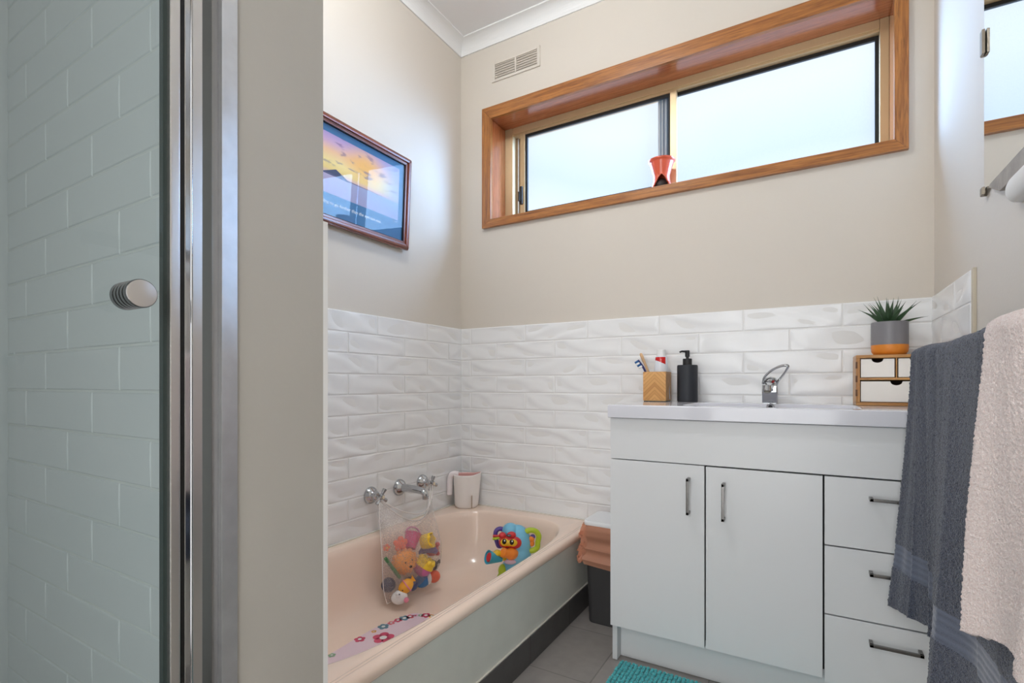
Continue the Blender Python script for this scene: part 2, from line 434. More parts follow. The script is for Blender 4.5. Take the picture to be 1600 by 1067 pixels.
# aluminium frame
b = BM()
box(b, HX0 - 0.003, 0.222, 0.120, 0.180, HZ0 - 0.003, HZ1 + 0.003, 0.0015); box(b, 1.674, HX1 + 0.003, 0.120, 0.180, HZ0 - 0.003, HZ1 + 0.003, 0.0015)
box(b, 0.2222, 1.6738, 0.1205, 0.180, HZ1 - 0.028, HZ1 + 0.003, 0.0015); box(b, 0.2222, 1.6738, 0.1205, 0.180, HZ0 - 0.003, HZ0 + 0.030, 0.0015)
box(b, 0.2222, 1.6738, 0.126, 0.180, HZ1 - 0.036, HZ1 - 0.026, 0.001)
obj('frame', b, M_beige, win)
b = BM(); box(b, 0.222, 0.236, 0.150, 0.180, HZ0 + 0.03, HZ1 - 0.03, 0.001); box(b, 0.224, 0.243, 0.160, 0.182, HZ0 + 0.03, HZ1 - 0.03, 0.001); obj('track', b, M_beige2, win)
# sliding sash
sash_l, sash_r = 0.262, 0.998
b = BM(); zl, zh = HZ0 + 0.022, HZ1 - 0.030
box(b, sash_l, 0.288, 0.124, 0.146, zl, zh, 0.0015); box(b, 0.972, sash_r, 0.124, 0.146, zl, zh, 0.0015)
box(b, 0.2882, 0.9718, 0.125, 0.145, zh - 0.010, zh, 0.001); box(b, 0.2882, 0.9718, 0.125, 0.145, zl, zl + 0.03, 0.001)
sash = obj('sash', b, M_beige, win)
b = BM(); s0, s1, t0, t1 = 0.288, 0.972, zl + 0.03, zh - 0.010
for q in ((s0, s0 + 0.010, t0, t1), (s1 - 0.008, s1, t0, t1), (s0 + 0.0102, s1 - 0.0082, t1 - 0.012, t1), (s0 + 0.0102, s1 - 0.0082, t0, t0 + 0.008)):
    box(b, q[0], q[1], 0.130, 0.142, q[2], q[3])
obj('glazing_seal', b, M_black, sash)
b = BM(); box(b, s0 + 0.002, s1 - 0.002, 0.135, 0.139, t0 + 0.002, t1 - 0.002); obj('pane', b, M_frost, sash)
b = BM(); box(b, 0.263, 0.279, 0.114, 0.126, 1.752, 1.838, 0.003); box(b, 0.259, 0.268, 0.108, 0.118, 1.765, 1.812, 0.002); obj('latch', b, M_dark, sash)
# fixed light
b = BM(); box(b, 0.915, 0.925, 0.156, 0.176, HZ0 + 0.03, HZ1 - 0.03, 0.001); box(b, 0.930, 0.938, 0.152, 0.176, HZ0 + 0.03, HZ1 - 0.03, 0.001); box(b, 0.943, 0.953, 0.156, 0.176, HZ0 + 0.03, HZ1 - 0.03, 0.001)
box(b, 0.915, 0.953, 0.168, 0.176, HZ0 + 0.03, HZ1 - 0.03)
obj('mullion', b, mat('grey beige mullion', rgb(168, 160, 146), 0.5), win)
b = BM(); f0, f1, g0, g1 = 0.953, 1.674, HZ0 + 0.03, HZ1 - 0.036
for q in ((f1 - 0.011, f1, g0, g1), (f0 + 0.0082, f1 - 0.0112, g1 - 0.013, g1), (f0, f0 + 0.008, g0, g1), (f0 + 0.0082, f1 - 0.0112, g0, g0 + 0.008)):
    box(b, q[0], q[1], 0.148, 0.160, q[2], q[3])
obj('glazing_seal', b, M_black, win)
b = BM(); box(b, f0 + 0.003, f1 - 0.003, 0.152, 0.156, g0 + 0.003, g1 - 0.003); obj('pane', b, M_frost, win)

# oil burner on the sill
ob = thing('oil_burner', 'glazed terracotta oil burner on the timber window sill', 'oil burner', (0.955, 0.055, HZ0 - 0.003), rz=math.radians(14))
def burner_body():
    n, rows = 56, 40; bm = BM(); H = 0.128; grid = []
    for j in range(rows + 1):
        z = H * j / rows; t = z / H
        r = 0.050 - 0.018 * math.sin(min(1, t / 0.5) * PI / 2) if t < 0.5 else 0.032 + 0.019 * ((t - 0.5) / 0.5) ** 1.2
        if t > 0.93: r += 0.003
        if t < 0.04: r += 0.002
        grid.append([bm.verts.new((r * math.sin(2 * PI * i / n), -r * math.cos(2 * PI * i / n), z)) for i in range(n)])
    for j in range(rows):
        z = H * (j + 0.5) / rows
        for i in range(n):
            a = (i + 0.5) / n * 2 * PI
            a = a if a < PI else a - 2 * PI
            # arched opening at the front
            if 0.010 < z < 0.064 and abs(a) < 0.95 * (1 - ((z - 0.010) / 0.056) ** 1.5) ** 0.8: continue
            bm.faces.new((grid[j][i], grid[j][(i + 1) % n], grid[j + 1][(i + 1) % n], grid[j + 1][i]))
    return bm
o = obj('body', burner_body(), M_terra, ob, local=True, wn=False); sm = o.modifiers.new('wall', 'SOLIDIFY'); sm.thickness = 0.005; sm.offset = -1
b = BM(); lathe(b, [(0, 0.098), (0.030, 0.098), (0.040, 0.104), (0.043, 0.112), (0.040, 0.113), (0.030, 0.107), (0, 0.105)], 40); obj('oil_bowl', b, M_terra, ob, local=True)
b = BM(); lathe(b, [(0, 0.0005), (0.046, 0.0005), (0.046, 0.004), (0, 0.004)], 40); ball(b, (0, 0.004, 0.03), (0.031, 0.029, 0.028)); obj('hollow', b, M_darkterra, ob, local=True)  # dark brown disc and ball fill the inside of the burner

# ------------------------------------------------------------------ wall vent
vt = thing('air_vent', 'small cream louvred air vent high on the window wall', 'vent', (0.31, 0.0, 2.345))
b = BM(); vx0, vx1, vz0, vz1 = 0.183, 0.436, 2.300, 2.392
for q in ((vx0, 0.200, vz0, vz1), (0.421, vx1, vz0, vz1), (0.2, 0.421, vz0, 2.312), (0.2, 0.421, 2.380, vz1), (0.306, 0.314, 2.312, 2.38)):
    box(b, q[0], q[1], -0.006, 0.0, q[2], q[3], 0.001)
obj('frame', b, M_paint, vt)
b = BM(); box(b, 0.2, 0.421, -0.0012, 0.0, 2.312, 2.38); obj('recess', b, mat('vent recess', rgb(210, 202, 191), 0.8), vt)
for k in range(6):
    z = 2.3155 + k * 0.0112; b = BM()
    for q in ((0.2, 0.306), (0.314, 0.421)):
        prism(b, [(-0.0072, z + 0.0005), (-0.0060, z), (-0.0010, z + 0.0055), (-0.0022, z + 0.0065)], 0, q[0], q[1])
    obj('louvre', b, M_paint, vt)

# ------------------------------------------------------------------ framed picture
PYR, PW, PH, PZ = -0.405, 0.640, 0.372, 1.443
pic = thing('framed_picture', 'mahogany framed sunset seascape print with white lettering above the bath', 'picture', (0.012, PYR, PZ))
pic.rotation_euler = (0, math.radians(2.6), 0)
fw = 0.030
# local frame: y runs negative along the wall, z up, x out of the wall
def frame_member(pts, m):
    b = BM(); prism(b, pts, 0, 0.0, 0.014, 0.002); 
    return obj('frame', b, m, pic, local=True)
yl = -PW
A = [(0, 0), (yl, 0), (yl, PH), (0, PH)]; I = [(-fw, fw), (yl + fw, fw), (yl + fw, PH - fw), (-fw, PH - fw)]
for k, m in ((0, FY), (1, FZ), (2, FY), (3, FZ)):
    j = (k + 1) % 4
    frame_member([A[k], A[j], I[j], I[k]], m)
    # raised outer bead
mid = lambda p, q, t: (p[0] + (q[0] - p[0]) * t, p[1] + (q[1] - p[1]) * t)
for k, m in ((0, FY), (1, FZ), (2, FY), (3, FZ)):
    j = (k + 1) % 4
    b = BM(); prism(b, [mid(A[k], I[k], 0.12), mid(A[j], I[j], 0.12), mid(A[j], I[j], 0.68), mid(A[k], I[k], 0.68)], 0, 0.010, 0.021, 0.004)
    obj('frame_moulding', b, m, pic, local=True)
b = BM(); 
for k in range(4):
    j = (k + 1) % 4; prism(b, [mid(A[k], I[k], 0.90), mid(A[j], I[j], 0.90), mid(A[j], I[j], 1.06), mid(A[k], I[k], 1.06)], 0, 0.004, 0.012)
obj('slip', b, mat('dark frame slip', rgb(38, 22, 20), 0.5), pic, local=True)

def poster_mat():
    m = bpy.data.materials.new('sunset seascape print'); m.use_nodes = True; nt = m.node_tree; b = nt.nodes['Principled BSDF']; N = nt.nodes.new; K = nt.links.new
    tc = N('ShaderNodeTexCoord'); sx = N('ShaderNodeSeparateXYZ'); K(tc.outputs['Object'], sx.inputs[0])
    def mr(src, a, c, lo=0.0, hi=1.0, smooth=False):
        r = N('ShaderNodeMapRange'); r.inputs[1].default_value = a; r.inputs[2].default_value = c; r.inputs[3].default_value = lo; r.inputs[4].default_value = hi
        if smooth: r.interpolation_type = 'SMOOTHSTEP'
        K(src, r.inputs[0]); return r.outputs[0]
    def mix(f, a, c):
        x = N('ShaderNodeMix'); x.data_type = 'RGBA'
        for s, i in ((f, 0), (a, 6), (c, 7)):
            if isinstance(s, (tuple, float, int)): x.inputs[i].default_value = s
            else: K(s, x.inputs[i])
        return x.outputs[2]
    def math_(op, a, c):
        x = N('ShaderNodeMath'); x.operation = op
        for s, i in ((a, 0), (c, 1)):
            if isinstance(s, (float, int)): x.inputs[i].default_value = s
            else: K(s, x.inputs[i])
        return x.outputs[0]
    # image area: y from IY1 (right) to IY0 (left); z IZ0..IZ1
    u = mr(sx.outputs['Y'], IY0, IY1); v = mr(sx.outputs['Z'], IZ0, IZ1)
    # sky vertical ramp above the horizon (v = .33)
    ramp = N('ShaderNodeValToRGB'); cr = ramp.color_ramp
    cr.elements[0].position = 0.33; cr.elements[0].color = rgb(226, 176, 170)
    cr.elements[1].position = 1.0; cr.elements[1].color = rgb(176, 150, 200)
    for p, c in ((0.42, rgb(250, 214, 130)), (0.55, rgb(255, 226, 150)), (0.72, rgb(248, 196, 150)), (0.86, rgb(214, 170, 196))):
        e = cr.elements.new(p); e.color = c
    K(v, ramp.inputs['Fac'])
    sky = mix(mr(u, 0.72, 1.0, 0, 0.75, True), ramp.outputs['Color'], rgb(150, 168, 206))
    # bright glow
    du = math_('SUBTRACT', u, 0.66); dv = math_('MULTIPLY', math_('SUBTRACT', v, 0.72), 0.6)
    dist = math_('SQRT', math_('ADD', math_('MULTIPLY', du, du), math_('MULTIPLY', dv, dv)), 0)
    sky = mix(mr(dist, 0.02, 0.26, 0.9, 0.0, True), sky, rgb(255, 190, 90))
    # clouds
    mp = N('ShaderNodeMapping'); mp.inputs['Scale'].default_value = (1, 16, 60); K(tc.outputs['Object'], mp.inputs['Vector'])
    n = N('ShaderNodeTexNoise'); n.inputs['Scale'].default_value = 1.0; n.inputs['Detail'].default_value = 5; K(mp.outputs[0], n.inputs['Vector'])
    sky = mix(math_('MULTIPLY', mr(n.outputs['Fac'], 0.54, 0.66, 0, 0.6, True), mr(v, 0.44, 0.52, 0, 1)), sky, rgb(120, 92, 132))
    # sea
    sea = mix(mr(u, 0.1, 1.0), rgb(196, 170, 196), rgb(142, 160, 196))
    sea = mix(mr(v, 0.0, 0.3, 0.5, 0), sea, rgb(156, 140, 176))
    pic_c = mix(mr(v, 0.325, 0.335), sea, sky)
    # headland at the far left of the visible part
    hl = math_('LESS_THAN', math_('ADD', math_('ABSOLUTE', math_('MULTIPLY', math_('SUBTRACT', u, 0.40), 0.95), 0), math_('MULTIPLY', math_('SUBTRACT', v, 0.30), 0.9)), 0.13)
    hl = math_('MULTIPLY', hl, math_('GREATER_THAN', v, 0.315))
    pic_c = mix(hl, pic_c, rgb(62, 66, 96))
    hl2 = math_('MULTIPLY', math_('LESS_THAN', math_('ABSOLUTE', math_('SUBTRACT', v, 0.333), 0), 0.008), mr(u, 0.9, 0.5, 0, 1))
    pic_c = mix(hl2, pic_c, rgb(92, 84, 120))
    # border
    inside = math_('MULTIPLY', math_('MULTIPLY', math_('GREATER_THAN', u, 0.002), math_('LESS_THAN', u, 0.998)), math_('MULTIPLY', math_('GREATER_THAN', v, 0.002), math_('LESS_THAN', v, 0.998)))
    col = mix(inside, rgb(46, 104, 150), pic_c)
    K(col, b.inputs['Base Color']); b.inputs['Roughness'].default_value = 0.5
    return m
IY1, IY0, IZ0, IZ1 = -fw - 0.026, -PW + fw + 0.026, fw + 0.078, PH - fw - 0.026
b = BM(); box(b, 0.001, 0.004, yl + fw - 0.002, -fw + 0.002, fw - 0.002, PH - fw + 0.002); pr_ = obj('print', b, poster_mat(), pic, local=True, smooth=False)
b = BM(); box(b, 0.0065, 0.0082, yl + fw, -fw, fw, PH - fw); obj('picture_glass', b, M_picglass, pic, local=True, smooth=False)
M_ink = mat('white ink', rgb(236, 240, 246), 0.5)
def wall_text(s, size, y, z, **kw):
    # local picture space: text runs towards +y, up z, facing +x
    M = Matrix.Translation((0.0043, y, z)) @ Matrix(((0, 0, 1, 0), (1, 0, 0, 0), (0, 1, 0, 0), (0, 0, 0, 1)))
    return text_mesh('lettering', s, size, M_ink, pic, world(pic) @ M, **kw)
wall_text('willing to go further than the eye can see.', 0.0175, -0.150, fw + 0.042, shear=0.25, align='RIGHT')
wall_text('\u2022\u2022\u2022 \u2022\u2022\u2022\u2022\u2022\u2022', 0.0075, IY1 - 0.002, IZ0 - 0.010, align='RIGHT')

# ------------------------------------------------------------------ bath
bath = thing('bathtub', 'blush pink built-in bath along the tiled wall', 'bath', (0.355, -0.72, 0.0))
BX0, BX1, BY0, BY1 = 0.0095, 0.705, -0.0095, -1.4405
cx, cy, ha, hb, ne = 0.358, -0.735, 0.300, 0.650, 4.2
def bath_shell():
    n = 160; bm = BM(); rings = []
    ang = []
    for i in range(n): ang.append(2 * PI * i / n)
    def sup(a, b_, c, d, e, t):
        ct, st = math.cos(t), math.sin(t)
        return (c + a * abs(ct) ** (2 / e) * (1 if ct >= 0 else -1), d + b_ * abs(st) ** (2 / e) * (1 if st >= 0 else -1))
    def rect(t, inset=0.0):
        x0, x1, y0, y1 = BX0, BX1 - inset, BY1, BY0
        ct, st = math.cos(t), math.sin(t)
        # direction based on the opening point so quads stay tidy
        px, py = sup(ha, hb, cx, cy, ne, t); dx, dy = px - cx, py - cy
        k = 1e9
        if dx > 1e-9: k = min(k, (x1 - cx) / dx)
        if dx < -1e-9: k = min(k, (x0 - cx) / dx)
        if dy > 1e-9: k = min(k, (y1 - cy) / dy)
        if dy < -1e-9: k = min(k, (y0 - cy) / dy)
        return (cx + dx * k, cy + dy * k)
    def ring(f, z): rings.append([bm.verts.new((*f(t), z)) for t in ang])
    ring(lambda t: rect(t, 0.012), 0.282); ring(lambda t: rect(t, 0.003), 0.283); ring(lambda t: rect(t), 0.287); ring(lambda t: rect(t), 0.299)
    ring(lambda t: rect(t, 0.003), 0.306); ring(lambda t: rect(t, 0.009), 0.310); ring(lambda t: rect(t, 0.020), 0.3125); ring(lambda t: rect(t, 0.025), 0.3125); ring(lambda t: rect(t, 0.0258), 0.3112); ring(lambda t: rect(t, 0.0268), 0.3125); ring(lambda t: rect(t, 0.034), 0.3122); ring(lambda t: rect(t, 0.0348), 0.3108); ring(lambda t: rect(t, 0.0358), 0.3116)
    lip = [(0.008, 0.3110), (0.003, 0.3095), (0.0, 0.3065), (-0.004, 0.300), (-0.010, 0.285)]
    for d, z in lip: ring(lambda t, d=d: sup(ha + d, hb + d, cx, cy, ne, t), z)
    lv = [(0.018, 0.02, 0.24, 4.0), (0.026, 0.035, 0.19, 4.0), (0.036, 0.06, 0.14, 3.8), (0.050, 0.09, 0.10, 3.6), (0.072, 0.125, 0.077, 3.4), (0.105, 0.165, 0.0645, 3.2), (0.15, 0.22, 0.0600, 3.0), (0.22, 0.40, 0.0595, 2.6)]
    for da, db, z, e in lv: ring(lambda t, da=da, db=db, e=e: sup(ha - da, hb - db, cx, cy, e, t), z)
    for A, B in zip(rings, rings[1:]):
        for i in range(n):
            bm.faces.new((A[i], A[(i + 1) % n], B[(i + 1) % n], B[i]))
    bm.faces.new(rings[-1])
    bmesh.ops.recalc_face_normals(bm, faces=list(bm.faces))
    # make the interior face up
    return bm
o = obj('tub', bath_shell(), M_bath, bath, angle=60, wn=False)
b = BM(); box(b, 0.682, 0.7005, -1.4405, -0.0095, 0.0885, 0.2825, 0.001); obj('side_panel', b, M_panel, bath)
b = BM()
for k, (a, c) in enumerate(((-0.0095, -0.2935), (-0.2955, -0.596), (-0.598, -0.8985), (-0.9005, -1.201), (-1.203, -1.4405))):
    box(b, 0.655, 0.7075, c, a, 0.0, 0.088, 0.0015)
box(b, 0.655, 0.705, -1.44, -0.0095, 0.0, 0.086)
obj('plinth', b, M_kick, bath)
b = BM(); box(b, 0.690, 0.7045, -1.4405, -0.0095, 0.0870, 0.0915, 0.001); obj('sealant', b, mat('white sealant', rgb(226, 220, 210), 0.5), bath)
b = BM(); box(b, 0.008, 0.016, -1.44, -0.008, 0.3105, 0.3155, 0.002); box(b, 0.008, 0.66, -0.016, -0.008, 0.3105, 0.3155, 0.002); obj('sealant', b, MATS['white sealant'], bath)

# non-slip mat with flowers on the bath floor
bm_t = thing('bath_mat', 'pale lilac flower printed anti-slip mat on the bath floor', 'bath mat', (0.36, -0.88, 0.0605))
b = BM(); mpts = []
for i in range(96):
    t = 2 * PI * i / 96; r = 1 + 0.025 * math.sin(9 * t)
    mpts.append((0.362 + 0.158 * r * abs(math.cos(t)) ** 0.6 * (1 if math.cos(t) > 0 else -1), -0.885 + 0.30 * r * abs(math.sin(t)) ** 0.6 * (1 if math.sin(t) > 0 else -1)))
prism(b, mpts, 2, 0.0606, 0.0626); obj('mat_sheet', b, mat('lilac vinyl', rgb(234, 212, 222), 0.35), bm_t)
fcol = [rgb(214, 84, 116), rgb(232, 120, 132), rgb(112, 150, 168), rgb(238, 178, 84), rgb(150, 182, 150), rgb(226, 196, 210)]
fm = [mat('flower ink %d' % i, c, 0.5) for i, c in enumerate(fcol)]
M_wh = mat('white plastic', rgb(242, 242, 240), 0.35)
def flower(x, y, r, ci, z=0.0627):
    f = BM()
    for k in range(5):
        a = 2 * PI * k / 5 + x * 40
        lathe(f, [(r * 0.45, 0), (r * 0.45, 0.0006), (0, 0.0006)], 12, Matrix.Translation((x + r * 0.6 * math.cos(a), y + r * 0.6 * math.sin(a), z)), close=False)
    lathe(f, [(r * 0.35, 0), (r * 0.35, 0.0009), (0, 0.0009)], 12, Matrix.Translation((x, y, z)), close=False)
    f.faces.ensure_lookup_table()
    for fc in list(f.faces)[-24:]: fc.material_index = 1
    obj('flower_print', f, [fm[ci], M_wh if ci != 5 else fm[0]], bm_t)
for i in range(46):
    t = 2 * PI * i / 46 + 0.1; px = 0.362 + 0.145 * abs(math.cos(t)) ** 0.6 * (1 if math.cos(t) > 0 else -1); py = -0.885 + 0.285 * abs(math.sin(t)) ** 0.6 * (1 if math.sin(t) > 0 else -1)
    flower(px, py, random.uniform(0.008, 0.019), [0, 1, 2, 3, 0, 4, 5, 1, 2][i % 9])
flower(0.275, -0.80, 0.034, 0); flower(0.36, -0.95, 0.03, 1); flower(0.42, -0.75, 0.03, 2)

# ------------------------------------------------------------------ bath taps
TZ = 0.457; TY = (-0.600, -0.442, -0.300); WX0 = 0.008
def cross_tap(y, label, rot):
    t = thing('wall_tap', label, 'tap', (WX0, y, TZ), group=None)
    M = axis_m((WX0, y, TZ), (1, 0, 0))
    b = BM(); lathe(b, [(0.033, 0), (0.033, 0.004), (0.030, 0.012), (0.021, 0.020), (0.016, 0.026), (0.0155, 0.034), (0.011, 0.038), (0.009, 0.046), (0.0, 0.046)], 40, M); obj('flange', b, M_chrome, t)
    b = BM(); lathe(b, [(0.0, 0.044), (0.010, 0.044), (0.0115, 0.052), (0.0115, 0.062), (0.009, 0.068), (0.0, 0.070)], 24, M)
    for k in range(4):
        a = rot + k * PI / 2; d = V((0, math.cos(a), math.sin(a)))
        c = V((WX0 + 0.057, y, TZ))
        tube(b, [c + d * 0.006, c + d * 0.014, c + d * 0.030, c + d * 0.0325], [0.0052, 0.0054, 0.0086, 0.0076], 16)
    obj('cross_handle', b, M_chrome, t)
    b = BM(); lathe(b, [(0.0, 0.0695), (0.0068, 0.0695), (0.0060, 0.0715), (0, 0.0720)], 20, M); obj('indicator_button', b, mat('ivory button', rgb(226, 212, 186), 0.3), t)
cross_tap(TY[0], 'chrome cross-handled bath tap farther from the room corner and jug, bag loop over its handle', math.radians(52))
cross_tap(TY[2], 'chrome cross-handled bath tap nearer the jug in the room corner', math.radians(68))
sp = thing('bath_spout', 'chrome bath spout on the tiles between two cross-handled taps', 'spout', (WX0, TY[1], TZ))
M = axis_m((WX0, TY[1], TZ + 0.002), (1, 0, 0))
b = BM(); lathe(b, [(0.034, 0), (0.034, 0.004), (0.031, 0.012), (0.023, 0.020), (0.0165, 0.026), (0.0, 0.026)], 40, M); obj('flange', b, M_chrome, sp)
b = BM(); z = TZ + 0.002; pts = sweep([(WX0 + 0.015, TY[1], z), (WX0 + 0.06, TY[1], z + 0.002), (WX0 + 0.105, TY[1], z), (WX0 + 0.128, TY[1], z - 0.004), (WX0 + 0.139, TY[1], z - 0.014), (WX0 + 0.141, TY[1], z - 0.026)], 6)
m_ = len(pts); tube(b, pts, [0.0165 - 0.006 * i / (m_ - 1) for i in range(m_)], 20)
tube(b, [(WX0 + 0.141, TY[1], z - 0.022), (WX0 + 0.141, TY[1], z - 0.032)], 0.0125, 20); obj('spout_body', b, M_chrome, sp)

# ------------------------------------------------------------------ toy bag and bath toys
def net_mat():
    m = bpy.data.materials.new('white nylon net'); m.use_nodes = True; nt = m.node_tree; nt.nodes.clear(); N = nt.nodes.new; K = nt.links.new
    out = N('ShaderNodeOutputMaterial'); tr = N('ShaderNodeBsdfTransparent'); df = N('ShaderNodeBsdfDiffuse'); tl = N('ShaderNodeBsdfTranslucent')
    df.inputs['Color'].default_value = rgb(244, 236, 232); tl.inputs['Color'].default_value = rgb(244, 236, 232)
    ad = N('ShaderNodeMixShader'); ad.inputs[0].default_value = 0.35; K(df.outputs[0], ad.inputs[1]); K(tl.outputs[0], ad.inputs[2])
    tc = N('ShaderNodeTexCoord'); vo = N('ShaderNodeTexVoronoi'); vo.inputs['Scale'].default_value = 260; vo.feature = 'DISTANCE_TO_EDGE'
    K(tc.outputs['Object'], vo.inputs['Vector'])
    r = N('ShaderNodeMapRange'); r.inputs[1].default_value = 0.06; r.inputs[2].default_value = 0.20; r.inputs[3].default_value = 0.36; r.inputs[4].default_value = 0.05; K(vo.outputs['Distance'], r.inputs[0])
    mx = N('ShaderNodeMixShader'); K(r.outputs[0], mx.inputs[0]); K(tr.outputs[0], mx.inputs[1]); K(ad.outputs[0], mx.inputs[2]); K(mx.outputs[0], out.inputs[0])
    return m
M_net = net_mat(); M_cord = mat('white cord', rgb(240, 234, 230), 0.8)
bag = thing('toy_bag', 'white mesh bag of bath toys hanging from the bath taps', 'toy bag', (0.15, -0.50, 0.09))
LT = V((0.062, -0.606, 0.446)); RT = V((0.062, -0.306, 0.452))
def top_edge(u, sag=0.105, x=0.0):
    p = LT.lerp(RT, u); p.z -= sag * (1 - (2 * u - 1) ** 2); p.x += x + 0.07 * math.sin(PI * u); return p
def bag_pt(u, v, s):
    """u across, v 0 top..1 bottom, s -1 back / +1 front"""
    T = top_edge(u)
    # outline: left edge and right edge at this height
    lo = V((0.150, -0.668 + 0.02 * 0, 0.094)); ro = V((0.150, -0.380, 0.108))
    left = sweep([LT, (0.11, -0.655, 0.395), (0.150, -0.676, 0.26), (0.150, -0.674, 0.15), (0.150, -0.655, 0.090)], 8)
    right = sweep([RT, (0.11, -0.345, 0.35), (0.150, -0.360, 0.25), (0.150, -0.350, 0.16), (0.150, -0.375, 0.125)], 8)
    f = v * (len(left) - 1); i = min(int(f), len(left) - 2); k = f - i
    Lp = left[i].lerp(left[i + 1], k); Rp = right[i].lerp(right[i + 1], k)
    p = Lp.lerp(Rp, u)
    w = (1 - v) ** 2.2
    p = p + (T - LT.lerp(RT, u)) * w
    p.z -= 0.012 * math.sin(PI * u) * v ** 3
    bul = 0.046 * (math.sin(PI * u) ** 0.55) * (math.sin(PI * min(1, max(0, (v - 0.18) / 0.82)) ** 0.8) ** 0.6 if v > 0.18 else 0) + 0.002
    p.x += s * bul * (1.0 if s > 0 else 0.85) + 0.004 * math.sin(u * 23 + v * 9) * math.sin(PI * v)
    return p
b = BM(); nu, nv = 28, 34
for s in (1, -1):
    g = [[b.verts.new(bag_pt(i / nu, j / nv, s)) for i in range(nu + 1)] for j in range(nv + 1)]
    for j in range(nv):
        for i in range(nu):
            q = (g[j][i], g[j][i + 1], g[j + 1][i + 1], g[j + 1][i]); b.faces.new(q if s < 0 else q[::-1])
obj('mesh_sack', b, M_net, bag)
b = BM(); tube(b, [top_edge(i / 24) for i in range(25)], 0.0022, 8); tube(b, [top_edge(i / 24, 0.075, 0.01) for i in range(25)], 0.0020, 8)
for P0, d in ((LT, 1), (RT, -1)):
    tube(b, sweep([P0 + V((0.0, d * 0.012, -0.01)), P0 + V((0.006, d * 0.004, 0.006)), P0 + V((0.006, -d * 0.010, 0.004)), P0 + V((0.004, -d * 0.012, -0.02)), P0 + V((0.02, d * 0.01, -0.06))], 5), 0.0016, 8)
obj('drawcord', b, M_cord, bag)
b = BM(); tube(b, [bag_pt(0, i / 30, 0) for i in range(31)], 0.0014, 6); tube(b, [bag_pt(1, i / 30, 0) for i in range(31)], 0.0014, 6); tube(b, [bag_pt(i / 24, 1, 0) for i in range(25)], 0.0014, 6)
obj('seam', b, M_cord, bag)

c_ = lambda n, r, g, bb: mat('toy plastic ' + n, rgb(r, g, bb), 0.35, coat=0.15)
T_or = c_('orange', 240, 158, 72); T_ye = c_('yellow', 250, 210, 60); T_pu = c_('mauve', 208, 112, 170); T_wh = c_('white', 244, 242, 240); T_pk = c_('pink', 236, 140, 164)
T_bl = c_('blue', 66, 128, 190); T_nv = c_('navy', 74, 86, 130); T_gy = c_('charcoal', 74, 72, 76); T_co = c_('coral', 238, 116, 88); T_rd = c_('red', 206, 66, 82); T_mg = c_('magenta', 206, 76, 128)
T_gr = c_('green', 70, 130, 82); T_vi = c_('violet', 118, 100, 168); T_ink = mat('toy ink', rgb(40, 34, 34), 0.4)
TG = 'bath toys inside the mesh bag'
def toy(name, label, cat, p, rx=0, rz=0, sc=1.0):
    o = thing(name, label, cat, p, group=TG); o.rotation_euler = (rx, 0, rz); o.scale = (sc, sc, sc); return o
RZ = math.radians(62)      # turns local -y towards the room
XT = 0.160
# lion cup
t = toy('lion_cup', 'orange lion-faced bath cup inside the mesh bag', 'bath toy', (0.166, -0.580, 0.222), 0.0, RZ)
b = BM(); ball(b, (0, 0, 0), (0.042, 0.026, 0.042), 28); ball(b, (0.008, -0.020, -0.012), (0.018, 0.012, 0.014)); obj('face', b, T_or, t, local=True)
b = BM()
for k in range(12):
    a = 2 * PI * k / 12; ball(b, (0.040 * math.cos(a), 0.004, 0.040 * math.sin(a)), (0.0115, 0.008, 0.0115), 12)
obj('mane', b, c_('tan', 226, 150, 92), t, local=True)
b = BM(); ball(b, (0.012, -0.031, -0.010), (0.007, 0.003, 0.005), 12); ball(b, (-0.006, -0.027, 0.006), (0.003, 0.002, 0.004), 10); ball(b, (0.022, -0.022, 0.010), (0.003, 0.002, 0.004), 10); obj('face_marks', b, T_ink, t, local=True)
# cupcake
t = toy('cupcake_toy', 'mauve cup with scalloped yellow top inside the mesh bag', 'bath toy', (0.178, -0.490, 0.178), math.radians(12), RZ)
t.rotation_euler = (math.radians(10), math.radians(32), RZ)
b = BM(); lathe(b, [(0, -0.034), (0.02, -0.031), (0.033, -0.018), (0.038, 0.0), (0.037, 0.004), (0, 0.004)], 32); obj('cup', b, T_pu, t, local=True)
b = BM(); lathe(b, [(0, 0.004), (0.039, 0.004), (0.0385, 0.010), (0.034, 0.022), (0.022, 0.030), (0, 0.032)], 32)
for k in range(8):
    a = 2 * PI * k / 8; ball(b, (0.027 * math.cos(a), 0.027 * math.sin(a), 0.026), (0.011, 0.011, 0.012), 12)
obj('scalloped_lid', b, T_ye, t, local=True)
# fish
t = toy('fish_squirter', 'small orange striped fish squirter inside the mesh bag', 'bath toy', (0.188, -0.598, 0.142), 0.0, RZ, 1.12)
t.rotation_euler = (0, math.radians(-35), RZ)
b = BM(); ball(b, (0, 0, 0), (0.027, 0.018, 0.022), 24); prism(b, [(0.020, 0.0), (0.036, 0.014), (0.034, -0.010)], 1, -0.004, 0.004, 0.001); obj('body', b, c_('amber', 246, 176, 58), t, local=True)
b = BM(); tube(b, [(0.004 + 0.002 * math.cos(a), 0.0185 * math.cos(a), 0.0225 * math.sin(a)) for a in [2 * PI * i / 24 for i in range(24)]], 0.0022, 6, closed=True); obj('stripe', b, T_pk, t, local=True)
b = BM(); ball(b, (-0.016, -0.012, 0.004), 0.0028, 10); obj('eye', b, T_ink, t, local=True)
